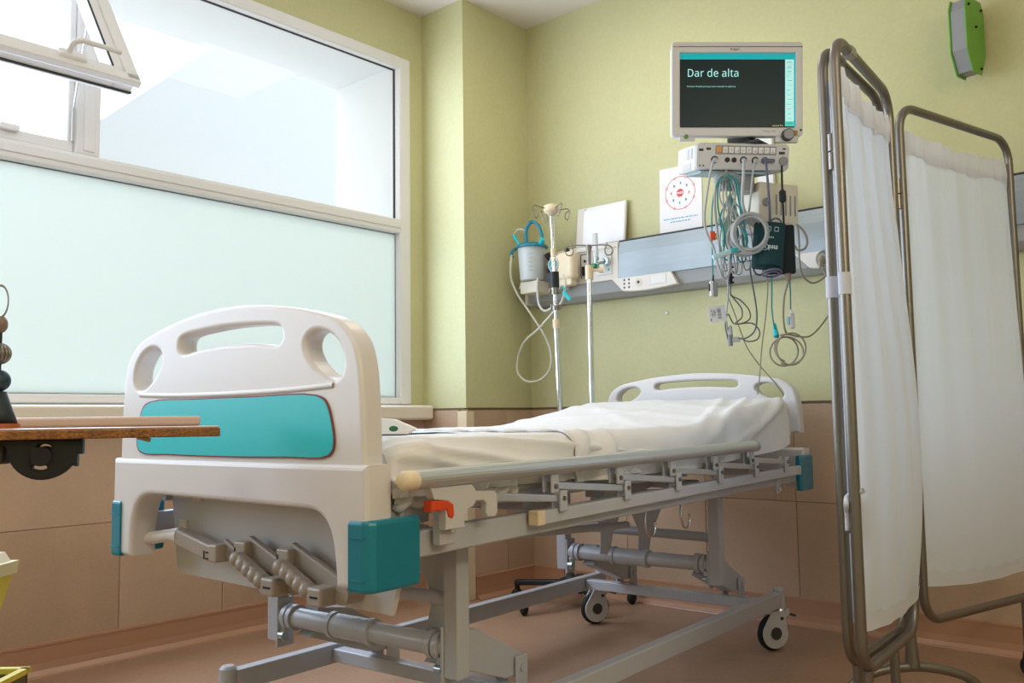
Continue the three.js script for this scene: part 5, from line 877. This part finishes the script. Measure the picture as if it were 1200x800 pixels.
// ---------------------------------------------------------------- sharps box, step stool and waste bin at the left edge
{
  const t = thing('sharps_container', 'yellow sharps container with a pale lid and coloured label', 'sharps container', [0.475, 0.22, 2.68], 0.722);
  const q = (y, h) => [[-h, y, h], [h, y, h], [h, y, -h], [-h, y, -h]];
  const frust = (y0, h0, y1, h1) => { const a = q(y0, h0), b = q(y1, h1), p = []; for (let i = 0; i < 4; i++) { const j = (i + 1) % 4; p.push(...a[i], ...a[j], ...b[j], ...a[i], ...b[j], ...b[i]); } p.push(...b[0], ...b[1], ...b[2], ...b[0], ...b[2], ...b[3], ...a[0], ...a[2], ...a[1], ...a[0], ...a[3], ...a[2]); const g = new THREE.BufferGeometry(); g.setAttribute('position', new THREE.Float32BufferAttribute(p, 3)); g.setAttribute('uv', new THREE.Float32BufferAttribute(new Float32Array(p.length / 3 * 2), 2)); g.computeVertexNormals(); return g; };
  mesh('body', frust(0, 0.045, 0.235, 0.094), M.yellow, t);
  mesh('label_patch', [0.12, 0.15, 0.18].map((y, i) => box(0.055 + i * 0.004, 0.075 + i * 0.004, y, y + 0.02, 0.072 + i * 0.006, 0.0755 + i * 0.006)), std(0x6b5a2a, 0.6), t);
  mesh('rim', frust(0.232, 0.1, 0.262, 0.103), M.yellowPale, t);
  mesh('lid', [frust(0.262, 0.09, 0.285, 0.08), box(-0.06, 0.07, 0.28, 0.318, -0.05, 0.06, 0.008)], phys(0xe9dcc0, 0.4), t);
}
{
  const t = thing('step_stool', 'low grey step stool under the sharps container', 'stool', [0.5, 0, 2.66], 0.722);
  mesh('tread', box(-0.2, 0.06, 0.195, 0.22, -0.13, 0.12, 0.006), M.device, t);
  for (const [x, z] of [[-0.18, -0.11], [0.045, -0.11], [-0.18, 0.1], [0.045, 0.1]]) mesh('leg', box(x - 0.012, x + 0.012, 0, 0.196, z - 0.012, z + 0.012, 0.003), M.steel, t);
}
{
  const t = thing('waste_box', 'open yellow-lined waste box full of crumpled wrappers', 'waste box', [1.0, 0, 2.885], 0.722);
  const w = 0.14, d = 0.1, h = 0.35;
  mesh('box_wall', [box(-w, w, 0, h, d - 0.008, d), box(-w, w, 0, h, -d, -d + 0.008), box(-w, -w + 0.008, 0, h, -d, d), box(w - 0.008, w, 0, h, -d, d), box(-w, w, 0, 0.008, -d, d)], std(0x6a5a2e, 0.6), t);
  mesh('rim', [box(-w - 0.004, w + 0.004, h - 0.004, h + 0.006, d - 0.01, d + 0.004), box(-w - 0.004, w + 0.004, h - 0.004, h + 0.006, -d - 0.004, -d + 0.01), box(w - 0.01, w + 0.004, h - 0.004, h + 0.006, -d, d), box(-w - 0.004, -w + 0.01, h - 0.004, h + 0.006, -d, d)], M.yellow, t);
}
for (let k = 0; k < 12; k++) {
  const a = 0.722, lx = -0.12 + 0.245 * rnd(), lz = -0.075 + 0.15 * rnd(), r = 0.02 + 0.012 * rnd(), g = new THREE.IcosahedronGeometry(r, 2), p = g.attributes.position;
  for (let i = 0; i < p.count; i++) { const v = V(p.getX(i), p.getY(i), p.getZ(i)), f = 0.7 + 0.55 * noise2(v.x * 150 + k * 7, v.y * 150 + v.z * 120); p.setXYZ(i, v.x * f, v.y * f * 0.75, v.z * f); }
  g.computeVertexNormals();
  const m = mesh('wrapper', g, [M.paper, M.darkGrey, M.deviceWhite, M.cuffDark][k % 4]); m.position.set(1.0 + lx * Math.cos(a) + lz * Math.sin(a), 0.325 + 0.02 * rnd(), 2.885 - lx * Math.sin(a) + lz * Math.cos(a));
  tag(m, k % 2 ? 'dark crumpled wrapper in the waste box' : 'white crumpled wrapper in the waste box', 'wrapper', k % 2 ? 'dark wrappers in the waste box' : 'white wrappers in the waste box');
}
scene.traverse((o) => { if (o.isMesh) o.castShadow = o.receiveShadow = true; });
renderer.render(scene, camera);
